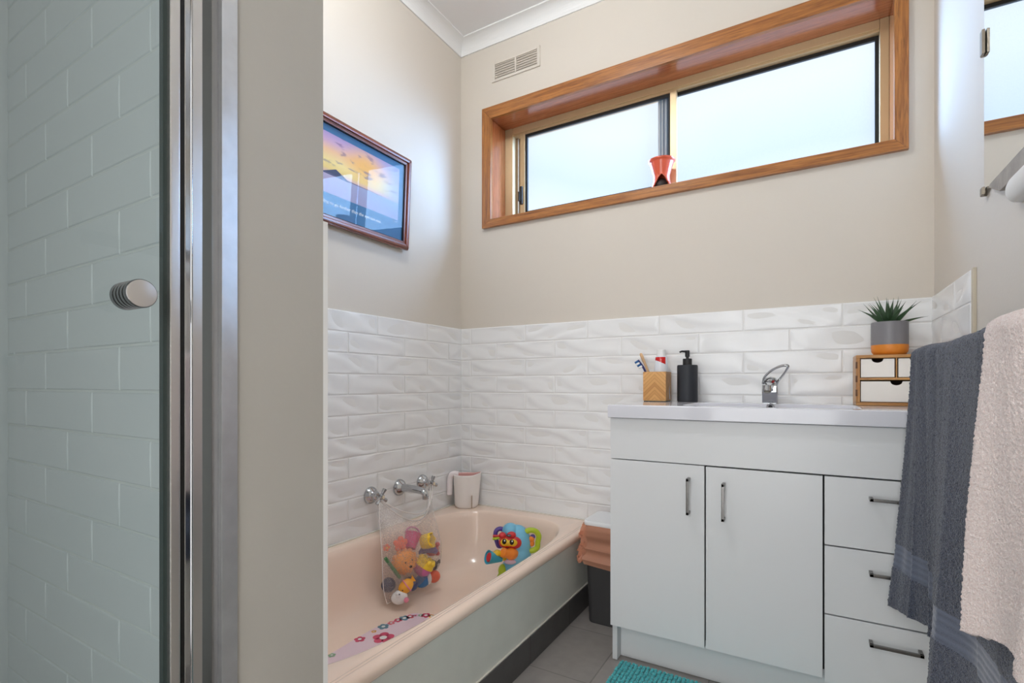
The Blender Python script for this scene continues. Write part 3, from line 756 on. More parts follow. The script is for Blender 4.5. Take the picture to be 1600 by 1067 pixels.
# crown
t = toy('crown_cup', 'small yellow zigzag-edged cup near the top inside the mesh bag', 'bath toy', (0.172, -0.462, 0.268), 0, RZ, 1.3)
t.rotation_euler = (math.radians(40), math.radians(70), RZ)
def crown():
    bm = BM(); n = 40; rows = [(0.010, -0.018), (0.020, -0.014), (0.022, 0.0)]
    g = [[bm.verts.new((r * math.cos(2 * PI * i / n), r * math.sin(2 * PI * i / n), z)) for i in range(n)] for r, z in rows]
    g.append([bm.verts.new((0.0225 * math.cos(2 * PI * i / n), 0.0225 * math.sin(2 * PI * i / n), 0.016 + 0.006 * abs((i % 8) / 4 - 1))) for i in range(n)])
    for A, B in zip(g, g[1:]):
        for i in range(n): bm.faces.new((A[i], A[(i + 1) % n], B[(i + 1) % n], B[i]))
    bm.faces.new(g[0][::-1]); return bm
o = obj('cup_shell', crown(), T_ye, t, local=True, wn=False); s_ = o.modifiers.new('wall', 'SOLIDIFY'); s_.thickness = 0.003
# simple balls
def ball_toy(name, label, p, r, m, mark=None):
    t = toy(name, label, 'bath toy', p, 0, RZ)
    b = BM(); ball(b, (0, 0, 0), r, 24); obj('shell', b, m, t, local=True)
    if mark:
        rr = r if not isinstance(r, tuple) else r[0]
        b = BM(); mk = mark[1]; ball(b, (rr * mk[0], -rr * 0.75, rr * mk[1]), rr * 0.32, 12); obj('mark', b, mark[0], t, local=True)
ball_toy('toy_ball', 'white ball with a pink spot lowest in the mesh bag', (0.178, -0.622, 0.108), (0.030, 0.024, 0.025), T_wh, (T_pk, (0.62, -0.2)))
ball_toy('toy_ball', 'blue ball low in the mesh bag beside the white one', (0.160, -0.538, 0.124), 0.027, T_nv)
ball_toy('toy_ball', 'dark navy ball in the mesh bag above the white one', (0.142, -0.640, 0.152), 0.026, c_('dark navy', 62, 66, 92))
ball_toy('eye_ball_toy', 'tiny white ball with a black dot inside the mesh bag', (0.192, -0.642, 0.128), 0.009, T_wh, (T_ink, (0.1, 0.3)))
# swimmer figure
t = toy('swimmer_toy', 'blue bodied toy figure with coral face inside the mesh bag', 'bath toy', (0.176, -0.468, 0.122), 0, RZ, 1.2)
b = BM(); ball(b, (-0.014, 0, -0.002), (0.026, 0.018, 0.022), 20); ball(b, (-0.004, 0, 0.014), (0.016, 0.012, 0.012), 16); obj('body', b, T_bl, t, local=True)
b = BM(); ball(b, (0.026, -0.002, 0.004), (0.021, 0.016, 0.020), 20); ball(b, (0.020, -0.016, 0.003), (0.006, 0.005, 0.006), 10); obj('face', b, T_co, t, local=True)
b = BM(); ball(b, (0.006, -0.004, 0.003), (0.010, 0.015, 0.019), 16); obj('collar', b, T_wh, t, local=True)
t = toy('whale_toy', 'charcoal toy whale at the edge of the mesh bag', 'bath toy', (0.162, -0.424, 0.158), 0, RZ, 1.1)
b = BM(); ball(b, (0, 0, 0), (0.026, 0.018, 0.022), 20); prism(b, [(0.018, 0.004), (0.034, 0.018), (0.036, 0.004)], 1, -0.003, 0.003); obj('body', b, T_gy, t, local=True)
b = BM(); ball(b, (0.006, -0.016, 0.004), (0.003, 0.003, 0.003), 10); obj('eye', b, T_wh, t, local=True)
t = toy('crab_toy', 'red toy crab at the edge of the mesh bag below the crown cup', 'bath toy', (0.158, -0.412, 0.216), 0, RZ, 1.2)
b = BM(); ball(b, (0, 0, 0), (0.023, 0.015, 0.019), 20); ball(b, (0.018, -0.004, 0.018), 0.008, 12); ball(b, (-0.014, -0.004, 0.020), 0.007, 12); ball(b, (0.02, 0, -0.014), 0.008, 12); obj('body', b, T_rd, t, local=True)
t = toy('bucket_toy', 'magenta toy bucket near the top of the mesh bag', 'bath toy', (0.146, -0.520, 0.282), 0, RZ)
t.rotation_euler = (math.radians(-25), math.radians(25), RZ)
b = BM(); lathe(b, [(0, -0.03), (0.022, -0.03), (0.031, 0.026), (0.033, 0.028), (0.030, 0.030), (0.021, -0.024), (0, -0.024)], 28); obj('bucket', b, T_mg, t, local=True)
b = BM(); tube(b, [(0.031 * math.cos(a), 0, 0.026 + 0.026 * math.sin(a)) for a in [PI * i / 16 for i in range(17)]], 0.003, 8); obj('bucket_handle', b, T_pu, t, local=True)
t = toy('star_toy', 'coral knobbed toy star near the top of the mesh bag', 'bath toy', (0.152, -0.588, 0.290), 0, RZ, 1.3)
b = BM(); ball(b, (0, 0, 0), (0.014, 0.010, 0.014), 16)
for k in range(5):
    a = 2 * PI * k / 5 + 0.3; ball(b, (0.013 * math.cos(a), 0, 0.013 * math.sin(a)), (0.009, 0.008, 0.009), 12)
obj('star', b, T_co, t, local=True)
t = toy('flower_toy', 'small red orange flower in the top edge of the mesh bag', 'bath toy', (0.140, -0.648, 0.290), 0, RZ)
b = BM()
for k in range(5):
    a = 2 * PI * k / 5; ball(b, (0.008 * math.cos(a), 0, 0.008 * math.sin(a)), (0.006, 0.004, 0.006), 10)
obj('petals', b, T_co, t, local=True)
b = BM(); ball(b, (0, -0.004, 0), 0.004, 10); obj('flower_centre', b, T_ye, t, local=True)
t = toy('paddle_stick', 'dark green stick slanting along the edge of the mesh bag', 'bath toy', (0.166, -0.645, 0.222), 0, 0)
b = BM(); tube(b, [(0.158, -0.672, 0.262), (0.176, -0.618, 0.178)], 0.0065, 10); obj('stick', b, T_gr, t)
t = toy('dolphin_toy', 'violet toy dolphin tucked beside the yellow lid in the mesh bag', 'bath toy', (0.160, -0.440, 0.222), 0, RZ, 1.25)
b = BM(); tube(b, sweep([(-0.030, 0, -0.004), (-0.01, 0, 0.006), (0.012, 0, 0.004), (0.030, 0, -0.010)], 5), [0.003] + [0.006 + 0.008 * math.sin(PI * i / 14) for i in range(14)] + [0.004], 12); obj('body', b, T_vi, t, local=True)

# ------------------------------------------------------------------ rinse jug in the corner
CAMR = math.radians(30.42)
jug = thing('rinse_jug', 'white plastic rinse jug with pink inside on the bath corner', 'jug', (0.086, -0.080, 0.3128), rz=CAMR)
def jug_body():
    n, rows = 56, 22; bm = BM(); g = []
    H = 0.152
    def rad(a, t):
        rx = 0.051 + 0.006 * t; ry = 0.044 + 0.005 * t
        r = 1 / math.sqrt((math.cos(a) / rx) ** 2 + (math.sin(a) / ry) ** 2)
        # pouring lip grows towards local +x
        d = math.atan2(math.sin(a), math.cos(a))
        r += 0.016 * (0.35 + 0.65 * t) * math.exp(-(d / 0.42) ** 2)
        return r
    for j in range(rows + 1):
        t = j / rows
        k = min(1, 0.86 + t * 2.2) if t < 0.07 else 1
        g.append([bm.verts.new((rad(2 * PI * i / n, t) * k * math.cos(2 * PI * i / n), rad(2 * PI * i / n, t) * k * math.sin(2 * PI * i / n), H * t + (0.010 * t * math.exp(-((i / n * 2 * PI if i < n / 2 else i / n * 2 * PI - 2 * PI) / 0.5) ** 2)))) for i in range(n)])
    for A, B in zip(g, g[1:]):
        for i in range(n): bm.faces.new((A[i], A[(i + 1) % n], B[(i + 1) % n], B[i]))
    bm.faces.new(g[0][::-1]); return bm
M_jug = mat('creamy white plastic', rgb(250, 243, 238), 0.4); M_jugp = mat('blush plastic', rgb(240, 186, 180), 0.45)
o = obj('jug_body', jug_body(), [M_jug, M_jugp], jug, local=True, wn=False); s_ = o.modifiers.new('wall', 'SOLIDIFY'); s_.thickness = 0.0028; s_.offset = -1; s_.material_offset = 1; s_.material_offset_rim = 0
b = BM(); pts = sweep([(-0.035, 0, 0.150), (-0.052, 0, 0.153), (-0.066, 0, 0.147), (-0.073, 0, 0.128), (-0.075, 0, 0.095), (-0.076, 0, 0.055)], 6)
tube(b, pts, [0.019, 0.0185, 0.018] + [0.0165] * (len(pts) - 4) + [0.012], 20, flat=(0.95, 0.85)); obj('jug_handle', b, mat('pinkish white plastic', rgb(250, 240, 241), 0.35), jug, local=True)
b = BM(); box(b, 0.030, 0.034, -0.0485, -0.036, 0.004, 0.062, 0.001); obj('moulded_slot', b, mat('slot shade plastic', rgb(190, 170, 150), 0.6), jug, local=True)

# ------------------------------------------------------------------ elephant bath toy
el = thing('elephant_bath_toy', 'light blue elephant bath toy with orange trunk standing in the bath', 'bath toy', (0.448, -0.248, 0.0660), rz=math.radians(30))
px = 0.00255
def E(x, y, dep=0.0):          # photo-like local layout: x right, z up from the toy base, dep towards the viewer
    return V(((x - 806) * px, -dep, (926 - y) * px * 0.93 + 0.30 * dep))
C_b = c_('sky blue', 122, 194, 226); C_r = c_('poppy', 208, 44, 50); C_y = c_('sun', 238, 196, 40); C_o = c_('tangerine', 246, 140, 46); C_l = c_('lime', 184, 206, 44); C_p = c_('grape', 96, 74, 156); C_t = c_('teal', 54, 168, 196); C_k = mat('glossy black', rgb(18, 16, 18), 0.15)
b = BM(); ball(b, E(810, 850), (0.056, 0.050, 0.074), 32); ball(b, E(812, 868, 0.004), (0.050, 0.05, 0.05), 32); ball(b, E(799, 830, 0.005), (0.034, 0.036, 0.034), 28)
ball(b, E(805, 896, 0.0), (0.052, 0.048, 0.060), 32); ball(b, E(806, 915), (0.058, 0.052, 0.030), 32)
o = obj('body', b, C_b, el, local=True, wn=False); r_ = o.modifiers.new('blend', 'REMESH'); r_.mode = 'VOXEL'; r_.voxel_size = 0.0035; r_.use_smooth_shade = True; s_ = o.modifiers.new('soft', 'SMOOTH'); s_.iterations = 6
b = BM(); 
for x, y, rx, rz_ in ((791.5, 848, 0.026, 0.024), (806, 849, 0.027, 0.024), (787, 837, 0.015, 0.013), (801, 836, 0.018, 0.013), (798, 847, 0.027, 0.020)):
    ball(b, E(x, y, 0.046), (rx, 0.014, rz_), 24)
obj('face_mask', b, C_r, el, local=True)
b = BM(); ball(b, E(791, 848.5, 0.056), (0.018, 0.0085, 0.0150), 24); ball(b, E(803, 849, 0.056), (0.019, 0.0085, 0.0145), 24); ball(b, E(797, 849.5, 0.0555), (0.021, 0.0085, 0.0125), 24); obj('eye_surround', b, C_y, el, local=True)
for x, y in ((790, 847.0), (801.5, 848.0)):
    b = BM(); ball(b, E(x, y, 0.0625), (0.0088, 0.0042, 0.0108), 18); e_ = obj('eye', b, C_k, el, local=True)
    b = BM(); ball(b, E(x + 0.6, y - 1.4, 0.0665), (0.0028, 0.0014, 0.0036), 10); obj('eye_glint', b, T_wh, e_, local=True)
b = BM(); tube(b, sweep([E(804, 866, 0.036), E(799, 867, 0.054), E(793, 866, 0.066), E(787, 864.5, 0.074)], 5), [0.024] * 6 + [0.022, 0.020, 0.0185, 0.0175, 0.017, 0.0175, 0.018, 0.0185, 0.0185, 0.016], 24); obj('trunk', b, C_o, el, local=True)
ear = [E(821, 832, 0.010), E(830, 828, 0.012), E(839, 830, 0.012), E(843.5, 838, 0.012), E(842, 848, 0.012), E(841, 857, 0.012), E(834, 862, 0.012), E(827, 861, 0.012), E(823, 850, 0.010)]
b = BM(); rr = sweep(ear + [ear[0]], 5)[:-1]; tube(b, rr, 0.0108, 14, closed=True); obj('ear', b, C_l, el, local=True)
ear2 = [E(789, 828, 0.0), E(783, 825.5, 0.004), E(777, 829, 0.006), E(775.5, 838, 0.006), E(778, 848, 0.006), E(781, 855, 0.004), E(786, 851, 0.0)]
b = BM(); rr = sweep(ear2 + [ear2[0]], 5)[:-1]; tube(b, rr, 0.0090, 14, closed=True); obj('ear', b, C_p, el, local=True)
b = BM(); tube(b, [E(786, 838, 0.03), E(772, 838, 0.03)], 0.005, 10); obj('bead_bar', b, C_r, el, local=True)
b = BM()
for k in range(4): ball(b, E(773.5 + 2.6 * k, 842.5 - 0.5 * k, 0.032), 0.0058, 14)
obj('beads', b, C_l, el, local=True)
b = BM(); ball(b, E(832, 843, 0.014), (0.012, 0.009, 0.012), 18); ball(b, E(832.5, 850, 0.014), (0.0105, 0.008, 0.013), 18); obj('ear_bug', b, C_o, el, local=True)
b = BM(); ball(b, E(834, 839, 0.010), (0.011, 0.008, 0.010), 16); obj('ear_bug_hair', b, C_p, el, local=True)
b = BM(); tube(b, sweep([E(790, 874, 0.034), E(784, 868, 0.052), E(778, 866, 0.066), E(775.5, 872, 0.070)], 5), [0.013] * 12 + [0.0135, 0.014, 0.013, 0.010], 14); obj('arm', b, C_y, el, local=True)
b = BM(); mc = axis_m(E(782, 876, 0.064), E(765.5, 872, 0.088) - E(782, 876, 0.064)); lathe(b, [(0, -0.012), (0.008, -0.012), (0.0255, 0.046), (0.0270, 0.051), (0.0235, 0.051), (0.0225, 0.046), (0, 0.046)], 28, mc); cn = obj('pouring_cone', b, C_t, el, local=True)
b = BM(); lathe(b, [(0, 0.0465), (0.0180, 0.0465), (0.0165, 0.0485), (0, 0.0490)], 24, mc); obj('cone_filter', b, C_r, cn, local=True)
for x in (787, 822):
    b = BM(); ball(b, E(x, 911 - 10 * 0, 0.03), (0.024, 0.030, 0.034), 22); ball(b, E(x, 896, 0.02), (0.018, 0.024, 0.026), 20); obj('foot', b, C_l, el, local=True)
b = BM(); ball(b, E(799, 880.5, 0.0485), (0.024, 0.006, 0.010), 20); obj('belly_label', b, c_('label lilac', 226, 200, 224), el, local=True)
b = BM(); ball(b, E(797.4, 837.2, 0.0585), (0.0088, 0.004, 0.0056), 18); bd = obj('badge', b, mat('navy badge', rgb(28, 34, 62), 0.3), el, local=True)
Mt = world(el) @ Matrix.Translation(E(797.4, 837.2, 0.0628) + V((0, 0, -0.0016))) @ Matrix.Rotation(PI / 2, 4, 'X')
text_mesh('badge_lettering', 'vtech', 0.0058, T_wh, bd, Mt, align='CENTER', extr=0.0002)

# ------------------------------------------------------------------ vanity
VX0, VX1 = 0.916, 1.787
van = thing('vanity_cabinet', 'white vanity cabinet with two doors and three drawers', 'cabinet', (1.35, -0.22, 0.0))
b = BM()
box(b, VX0 + 0.004, VX0 + 0.020, -0.436, -0.014, 0.002, 0.777, 0.001); box(b, VX1 - 0.018, VX1 - 0.002, -0.428, -0.014, 0.002, 0.777, 0.001)
box(b, VX0 + 0.02, VX1 - 0.018, -0.425, -0.014, 0.112, 0.128); box(b, VX0 + 0.02, VX1 - 0.018, -0.024, -0.014, 0.112, 0.777)
obj('carcass', b, M_carcass, van)
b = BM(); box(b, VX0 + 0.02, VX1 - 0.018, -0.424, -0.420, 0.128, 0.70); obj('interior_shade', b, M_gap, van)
b = BM(); box(b, VX0 + 0.02, VX1 - 0.018, -0.400, -0.384, 0.001, 0.114, 0.001); obj('kickboard', b, M_white, van)
b = BM(); box(b, VX0, VX1, -0.445, -0.4265, 0.648, 0.777, 0.0015); obj('fascia', b, M_white, van)
M_hand = mat('dark brushed nickel', rgb(122, 120, 118), 0.25, metal=1.0)
def bar_handle(vertical, x, z, y=-0.445):
    b = BM(); ln, w, st = 0.106, 0.0075, 0.030
    if vertical:
        box(b, x - w / 2, x + w / 2, y - st, y - st + 0.0075, z - ln / 2, z + ln / 2, 0.0008)
        for s in (-1, 1): box(b, x - w / 2, x + w / 2, y - st, y, z + s * (ln / 2 - 0.004) - 0.004, z + s * (ln / 2 - 0.004) + 0.004, 0.0006)
    else:
        box(b, x - ln / 2, x + ln / 2, y - st, y - st + 0.0075, z - w / 2, z + w / 2, 0.0008)
        for s in (-1, 1): box(b, x + s * (ln / 2 - 0.004) - 0.004, x + s * (ln / 2 - 0.004) + 0.004, y - st, y, z - w / 2, z + w / 2, 0.0006)
    return b
for x0, x1, z0, z1, hx, hz in ((VX0, 1.2015, 0.1135, 0.6455, 1.159, 0.556), (1.2055, 1.4955, 0.1135, 0.6440, 1.255, 0.550)):
    b = BM(); box(b, x0, x1, -0.445, -0.4265, z0, z1, 0.0015); d = obj('door', b, M_white, van)
    obj('door_handle', bar_handle(True, hx, hz), M_hand, d)
for z0, z1, hz in ((0.4655, 0.6440, 0.598), (0.2855, 0.4620, 0.412), (0.1055, 0.2820, 0.238)):
    b = BM(); box(b, 1.4995, VX1, -0.445, -0.4265, z0, z1, 0.0015); d = obj('drawer', b, M_white, van)
    obj('drawer_handle', bar_handle(False, 1.647, hz), M_hand, d)

# vanity top with moulded basin
vt_ = thing('vanity_basin', 'glossy white vanity top with moulded basin', 'basin', (1.35, -0.23, 0.778))
def basin():
    X0, X1, Y0, Y1 = 0.913, 1.789, -0.461, -0.010; ZT_, ZB = 0.820, 0.7785
    n = 96; bm = BM(); cx_, cy_ = 1.355, -0.268; a, b_ = 0.232, 0.152; e = 6
    ang = [2 * PI * i / n for i in range(n)]
    def sup(a, b_, e, t):
        ct, st = math.cos(t), math.sin(t)
        return (cx_ + a * abs(ct) ** (2 / e) * (1 if ct >= 0 else -1), cy_ + b_ * abs(st) ** (2 / e) * (1 if st >= 0 else -1))
    def rect(t, ins=0.0):
        p, q = sup(a, b_, e, t); dx, dy = p - cx_, q - cy_; k = 1e9
        if dx > 1e-9: k = min(k, (X1 - ins - cx_) / dx)
        if dx < -1e-9: k = min(k, (X0 + ins - cx_) / dx)
        if dy > 1e-9: k = min(k, (Y1 - ins - cy_) / dy)
        if dy < -1e-9: k = min(k, (Y0 + ins - cy_) / dy)
        return (cx_ + dx * k, cy_ + dy * k)
    # add exact corners by snapping the nearest ring points
    def corner_snap(ring, ins):
        for X in (X0 + ins, X1 - ins):
            for Y in (Y0 + ins, Y1 - ins):
                v = min(ring, key=lambda w: (w.co.x - X) ** 2 + (w.co.y - Y) ** 2); v.co.x, v.co.y = X, Y
    rings = []
    for ins, z in ((0.03, ZB), (0.002, ZB), (0.0, ZB + 0.002), (0.0, ZT_ - 0.004), (0.0012, ZT_ - 0.0012), (0.004, ZT_)):
        r = [bm.verts.new((*rect(t, ins), z)) for t in ang]; corner_snap(r, ins); rings.append(r)
    for d, z in ((0.006, ZT_), (0.002, ZT_ - 0.0008), (-0.001, ZT_ - 0.004), (-0.004, ZT_ - 0.02), (-0.016, ZT_ - 0.07), (-0.04, ZT_ - 0.095), (-0.10, ZT_ - 0.103)):
        rings.append([bm.verts.new((*sup(a + d, b_ + d, e, t), z)) for t in ang])
    for A, B in zip(rings, rings[1:]):
        for i in range(n): bm.faces.new((A[i], A[(i + 1) % n], B[(i + 1) % n], B[i]))
    bm.faces.new(rings[-1])
    bmesh.ops.recalc_face_normals(bm, faces=list(bm.faces)); return bm
obj('basin_top', basin(), M_porc, vt_, angle=50)
b = BM(); Mv = axis_m((1.355, -0.1195, 0.809), (0, -1, 0.05)); lathe(b, [(0.0, 0.001), (0.006, 0.001), (0.0062, 0.0035), (0.0105, 0.0042), (0.0125, 0.003), (0.0125, 0.0), (0, 0)], 32, Mv); obj('overflow_ring', b, M_chrome, vt_)
b = BM(); lathe(b, [(0, 0.0032), (0.0065, 0.0032), (0, 0.0036)], 24, Mv); obj('overflow_hole', b, M_black, vt_)

# basin mixer
mx_ = thing('basin_mixer', 'chrome basin mixer tap with an open loop lever', 'tap', (1.352, -0.078, 0.8195))
b = BM(); 
prof = [(-0.102, 0.820), (-0.106, 0.850), (-0.108, 0.874), (-0.104, 0.884), (-0.060, 0.889), (-0.050, 0.880), (-0.052, 0.820)]
prism(b, [(p[0], p[1]) for p in prof], 0, 1.329, 1.375, 0.004); obj('mixer_body', b, M_chrome, mx_)
b = BM(); tube(b, [(1.350, -0.095, 0.884), (1.349, -0.135, 0.880), (1.348, -0.168, 0.874)], [0.0165, 0.0145, 0.0125], 20, flat=(1, 0.75)); tube(b, [(1.348, -0.163, 0.878), (1.348, -0.170, 0.860)], 0.0125, 20); obj('mixer_spout', b, M_chrome, mx_)
b = BM(); tube(b, [(1.348, -0.1695, 0.862), (1.348, -0.1708, 0.857)], 0.0100, 18); obj('aerator', b, mat('aerator grey', rgb(120, 116, 106), 0.4, metal=0.6), mx_)
b = BM(); lathe(b, [(0.0, 0), (0.021, 0), (0.021, 0.012), (0.015, 0.022), (0.0, 0.026)], 28, Matrix.Translation((1.353, -0.080, 0.884)))
loop = sweep([(1.331, -0.094, 0.886), (1.336, -0.100, 0.908), (1.357, -0.112, 0.930), (1.385, -0.124, 0.944), (1.406, -0.130, 0.945), (1.403, -0.122, 0.934), (1.391, -0.106, 0.915), (1.377, -0.092, 0.896), (1.372, -0.088, 0.884)], 5)
tube(b, loop, 0.0048, 12, flat=(1.25, 0.8)); obj('lever', b, M_chrome, mx_)
b = BM(); ball(b, (1.3625, -0.1015, 0.894), 0.0042, 14); obj('temperature_dot', b, mat('red dot', rgb(150, 30, 30), 0.3), mx_)

# toothbrush box
hb_ = thing('toothbrush_box', 'square bamboo toothbrush holder with chevron inlay on the vanity', 'holder', (0.969, -0.075, 0.820))
def chevron():
    m = bpy.data.materials.new('chevron bamboo inlay'); m.use_nodes = True; nt = m.node_tree; b = nt.nodes['Principled BSDF']; N = nt.nodes.new; K = nt.links.new
    tc = N('ShaderNodeTexCoord'); sx = N('ShaderNodeSeparateXYZ'); K(tc.outputs['Object'], sx.inputs[0])
    ad = N('ShaderNodeMath'); ad.operation = 'ADD'; K(sx.outputs['X'], ad.inputs[0]); K(sx.outputs['Y'], ad.inputs[1])  # runs around the corner
    sh = N('ShaderNodeMath'); sh.operation = 'ADD'; sh.inputs[1].default_value = 0.04; K(ad.outputs[0], sh.inputs[0])
    pp = N('ShaderNodeMath'); pp.operation = 'PINGPONG'; pp.inputs[1].default_value = 0.04; K(sh.outputs[0], pp.inputs[0])
    z = N('ShaderNodeMath'); z.operation = 'ADD'; K(sx.outputs['Z'], z.inputs[0]); K(pp.outputs[0], z.inputs[1])
    d = N('ShaderNodeMath'); d.operation = 'MULTIPLY'; d.inputs[1].default_value = 70; K(z.outputs[0], d.inputs[0])
    fl = N('ShaderNodeMath'); fl.operation = 'FLOOR'; K(d.outputs[0], fl.inputs[0])
    cb = N('ShaderNodeCombineXYZ'); K(fl.outputs[0], cb.inputs[0])
    sg = N('ShaderNodeMath'); sg.operation = 'GREATER_THAN'; sg.inputs[1].default_value = 0.0; K(ad.outputs[0], sg.inputs[0]); K(sg.outputs[0], cb.inputs[1])
    wn = N('ShaderNodeTexWhiteNoise'); wn.noise_dimensions = '3D'; K(cb.outputs[0], wn.inputs['Vector'])
    fr = N('ShaderNodeMath'); fr.operation = 'FRACT'; K(d.outputs[0], fr.inputs[0])
    ns = N('ShaderNodeTexNoise'); ns.inputs['Scale'].default_value = 9; ns.inputs['Detail'].default_value = 4; K(fr.outputs[0], ns.inputs['Vector'])
    rp = N('ShaderNodeValToRGB'); rp.color_ramp.elements[0].color = rgb(186, 128, 66); rp.color_ramp.elements[1].color = rgb(236, 184, 118); 
    mxn = N('ShaderNodeMath'); mxn.operation = 'MULTIPLY_ADD'; mxn.inputs[1].default_value = 0.6; K(wn.outputs['Value'], mxn.inputs[0])
    hf = N('ShaderNodeMath'); hf.operation = 'MULTIPLY'; hf.inputs[1].default_value = 0.45; K(ns.outputs['Fac'], hf.inputs[0]); K(hf.outputs[0], mxn.inputs[2])
    K(mxn.outputs[0], rp.inputs['Fac'])
    ed = N('ShaderNodeMath'); ed.operation = 'LESS_THAN'; ed.inputs[1].default_value = 0.07; K(fr.outputs[0], ed.inputs[0])
    mm = N('ShaderNodeMix'); mm.data_type = 'RGBA'; K(ed.outputs[0], mm.inputs[0]); K(rp.outputs['Color'], mm.inputs[6]); mm.inputs[7].default_value = rgb(160, 106, 54)
    K(mm.outputs[2], b.inputs['Base Color']); b.inputs['Roughness'].default_value = 0.45
    return m
M_chev = chevron()
b = BM(); x0, x1, y0, y1 = 0.929, 1.013, -0.118, -0.034; w = 0.006
box(b, x0, x1, y0, y0 + w, 0.825, 0.931, 0.0008); box(b, x0, x1, y1 - w, y1, 0.825, 0.931, 0.0008); box(b, x0, x0 + w, y0 + w, y1 - w, 0.825, 0.931); box(b, x1 - w, x1, y0 + w, y1 - w, 0.825, 0.931)
obj('walls', b, M_chev, hb_)
b = BM(); box(b, x0 + 0.001, x1 - 0.001, y0 + 0.001, y1 - 0.001, 0.8225, 0.8265, 0.0005); obj('base', b, mat('pale bamboo base', rgb(218, 178, 122), 0.5), hb_)
b = BM(); 
for q in ((x0 + 0.002, x0 + 0.018), (x0 + 0.026, x1 - 0.002)): box(b, q[0], q[1], y0 + 0.002, y1 - 0.002, 0.8202, 0.823)
obj('foot_pad', b, M_dark, hb_)
# bamboo brush
t = thing('toothbrush', 'plain bamboo toothbrush handle leaning in the holder', 'toothbrush', (0.962, -0.070, 0.828))
b = BM(); tube(b, sweep([(0.972, -0.070, 0.829), (0.945, -0.074, 0.91), (0.921, -0.078, 0.972), (0.909, -0.080, 1.003)], 6), [0.0058] * 8 + [0.0062] * 4 + [0.0072, 0.0078, 0.0080, 0.0082, 0.0080, 0.0070, 0.005], 12, flat=(1, 0.75)); obj('brush_handle', b, mat('pale bamboo', rgb(214, 174, 132), 0.5), t)
# blue brush
t = thing('toothbrush', 'navy toothbrush with white and blue bristles in the bamboo holder', 'toothbrush', (0.955, -0.085, 0.828))
b = BM(); tube(b, sweep([(0.962, -0.080, 0.829), (0.940, -0.085, 0.90), (0.926, -0.088, 0.940), (0.913, -0.092, 0.962), (0.902, -0.094, 0.976)], 5), 0.0052, 12, flat=(1.1, 0.8)); obj('brush_handle', b, mat('navy plastic', rgb(44, 48, 108), 0.3), t)
hd = (V((0.902, -0.094, 0.976)) - V((0.918, -0.091, 0.953))).normalized()
for k in range(4):
    p = V((0.9175, -0.0925, 0.9535)) + hd * (0.0078 * k); b = BM(); tube(b, [p, p + V((-0.010, -0.007, -0.007))], 0.0044, 8); obj('bristle_tuft', b, M_wh if k % 2 == 0 else mat('blue bristle', rgb(30, 92, 150), 0.6), t)
# toothpaste
t = thing('toothpaste_tube', 'white and red toothpaste tube standing cap-up in the bamboo holder', 'toothpaste', (0.985, -0.072, 0.828), rz=math.radians(22))
def paste():
    bm = BM(); n = 32; g = []
    for zz, rx, ry in ((0.0, 0.033, 0.002), (0.03, 0.0315, 0.010), (0.09, 0.0275, 0.0155), (0.145, 0.0225, 0.0175), (0.160, 0.0205, 0.0172), (0.164, 0.0160, 0.0155)):
        g.append([bm.verts.new((rx * math.cos(2 * PI * i / n), ry * math.sin(2 * PI * i / n), zz)) for i in range(n)])
    for A, B in zip(g, g[1:]):
        for i in range(n): bm.faces.new((A[i], A[(i + 1) % n], B[(i + 1) % n], B[i]))
    bm.faces.new(g[0][::-1]); bm.faces.new(g[-1]); return bm
def paste_mat():
    m = bpy.data.materials.new('toothpaste tube print'); m.use_nodes = True; nt = m.node_tree; b = nt.nodes['Principled BSDF']; N = nt.nodes.new; K = nt.links.new
    tc = N('ShaderNodeTexCoord'); sx = N('ShaderNodeSeparateXYZ'); K(tc.outputs['Object'], sx.inputs[0])
    # lower edge of the red field curves
    sq = N('ShaderNodeMath'); sq.operation = 'MULTIPLY_ADD'; sq.inputs[1].default_value = -0.45; sq.inputs[2].default_value = 0.137; K(sx.outputs['X'], sq.inputs[0])
    g1 = N('ShaderNodeMath'); g1.operation = 'GREATER_THAN'; K(sx.outputs['Z'], g1.inputs[0]); K(sq.outputs[0], g1.inputs[1])
    g2 = N('ShaderNodeMath'); g2.operation = 'LESS_THAN'; g2.inputs[1].default_value = 0.1585; K(sx.outputs['Z'], g2.inputs[0])
    g3 = N('ShaderNodeMath'); g3.operation = 'LESS_THAN'; g3.inputs[1].default_value = 0.0135; K(sx.outputs['X'], g3.inputs[0])
    a = N('ShaderNodeMath'); a.operation = 'MULTIPLY'; K(g1.outputs[0], a.inputs[0]); K(g2.outputs[0], a.inputs[1])
    a2 = N('ShaderNodeMath'); a2.operation = 'MULTIPLY'; K(a.outputs[0], a2.inputs[0]); K(g3.outputs[0], a2.inputs[1])
    mm = N('ShaderNodeMix'); mm.data_type = 'RGBA'; K(a2.outputs[0], mm.inputs[0]); mm.inputs[6].default_value = rgb(232, 236, 244); mm.inputs[7].default_value = rgb(204, 34, 32)
    K(mm.outputs[2], b.inputs['Base Color']); b.inputs['Roughness'].default_value = 0.25
    return m
obj('tube', paste(), paste_mat(), t, local=True)
b = BM(); lathe(b, [(0.0168, 0.163), (0.0168, 0.168), (0.0158, 0.184), (0.0142, 0.1865), (0, 0.1865)], 28); obj('cap', b, M_wh, t, local=True)
b = BM()
for k in range(5): box(b, -0.0045, -0.0035 + (k % 2) * 0.0012, -0.0192, -0.0176, 0.139 + k * 0.0028, 0.1408 + k * 0.0028)
obj('tube_lettering', b, M_wh, t, local=True)
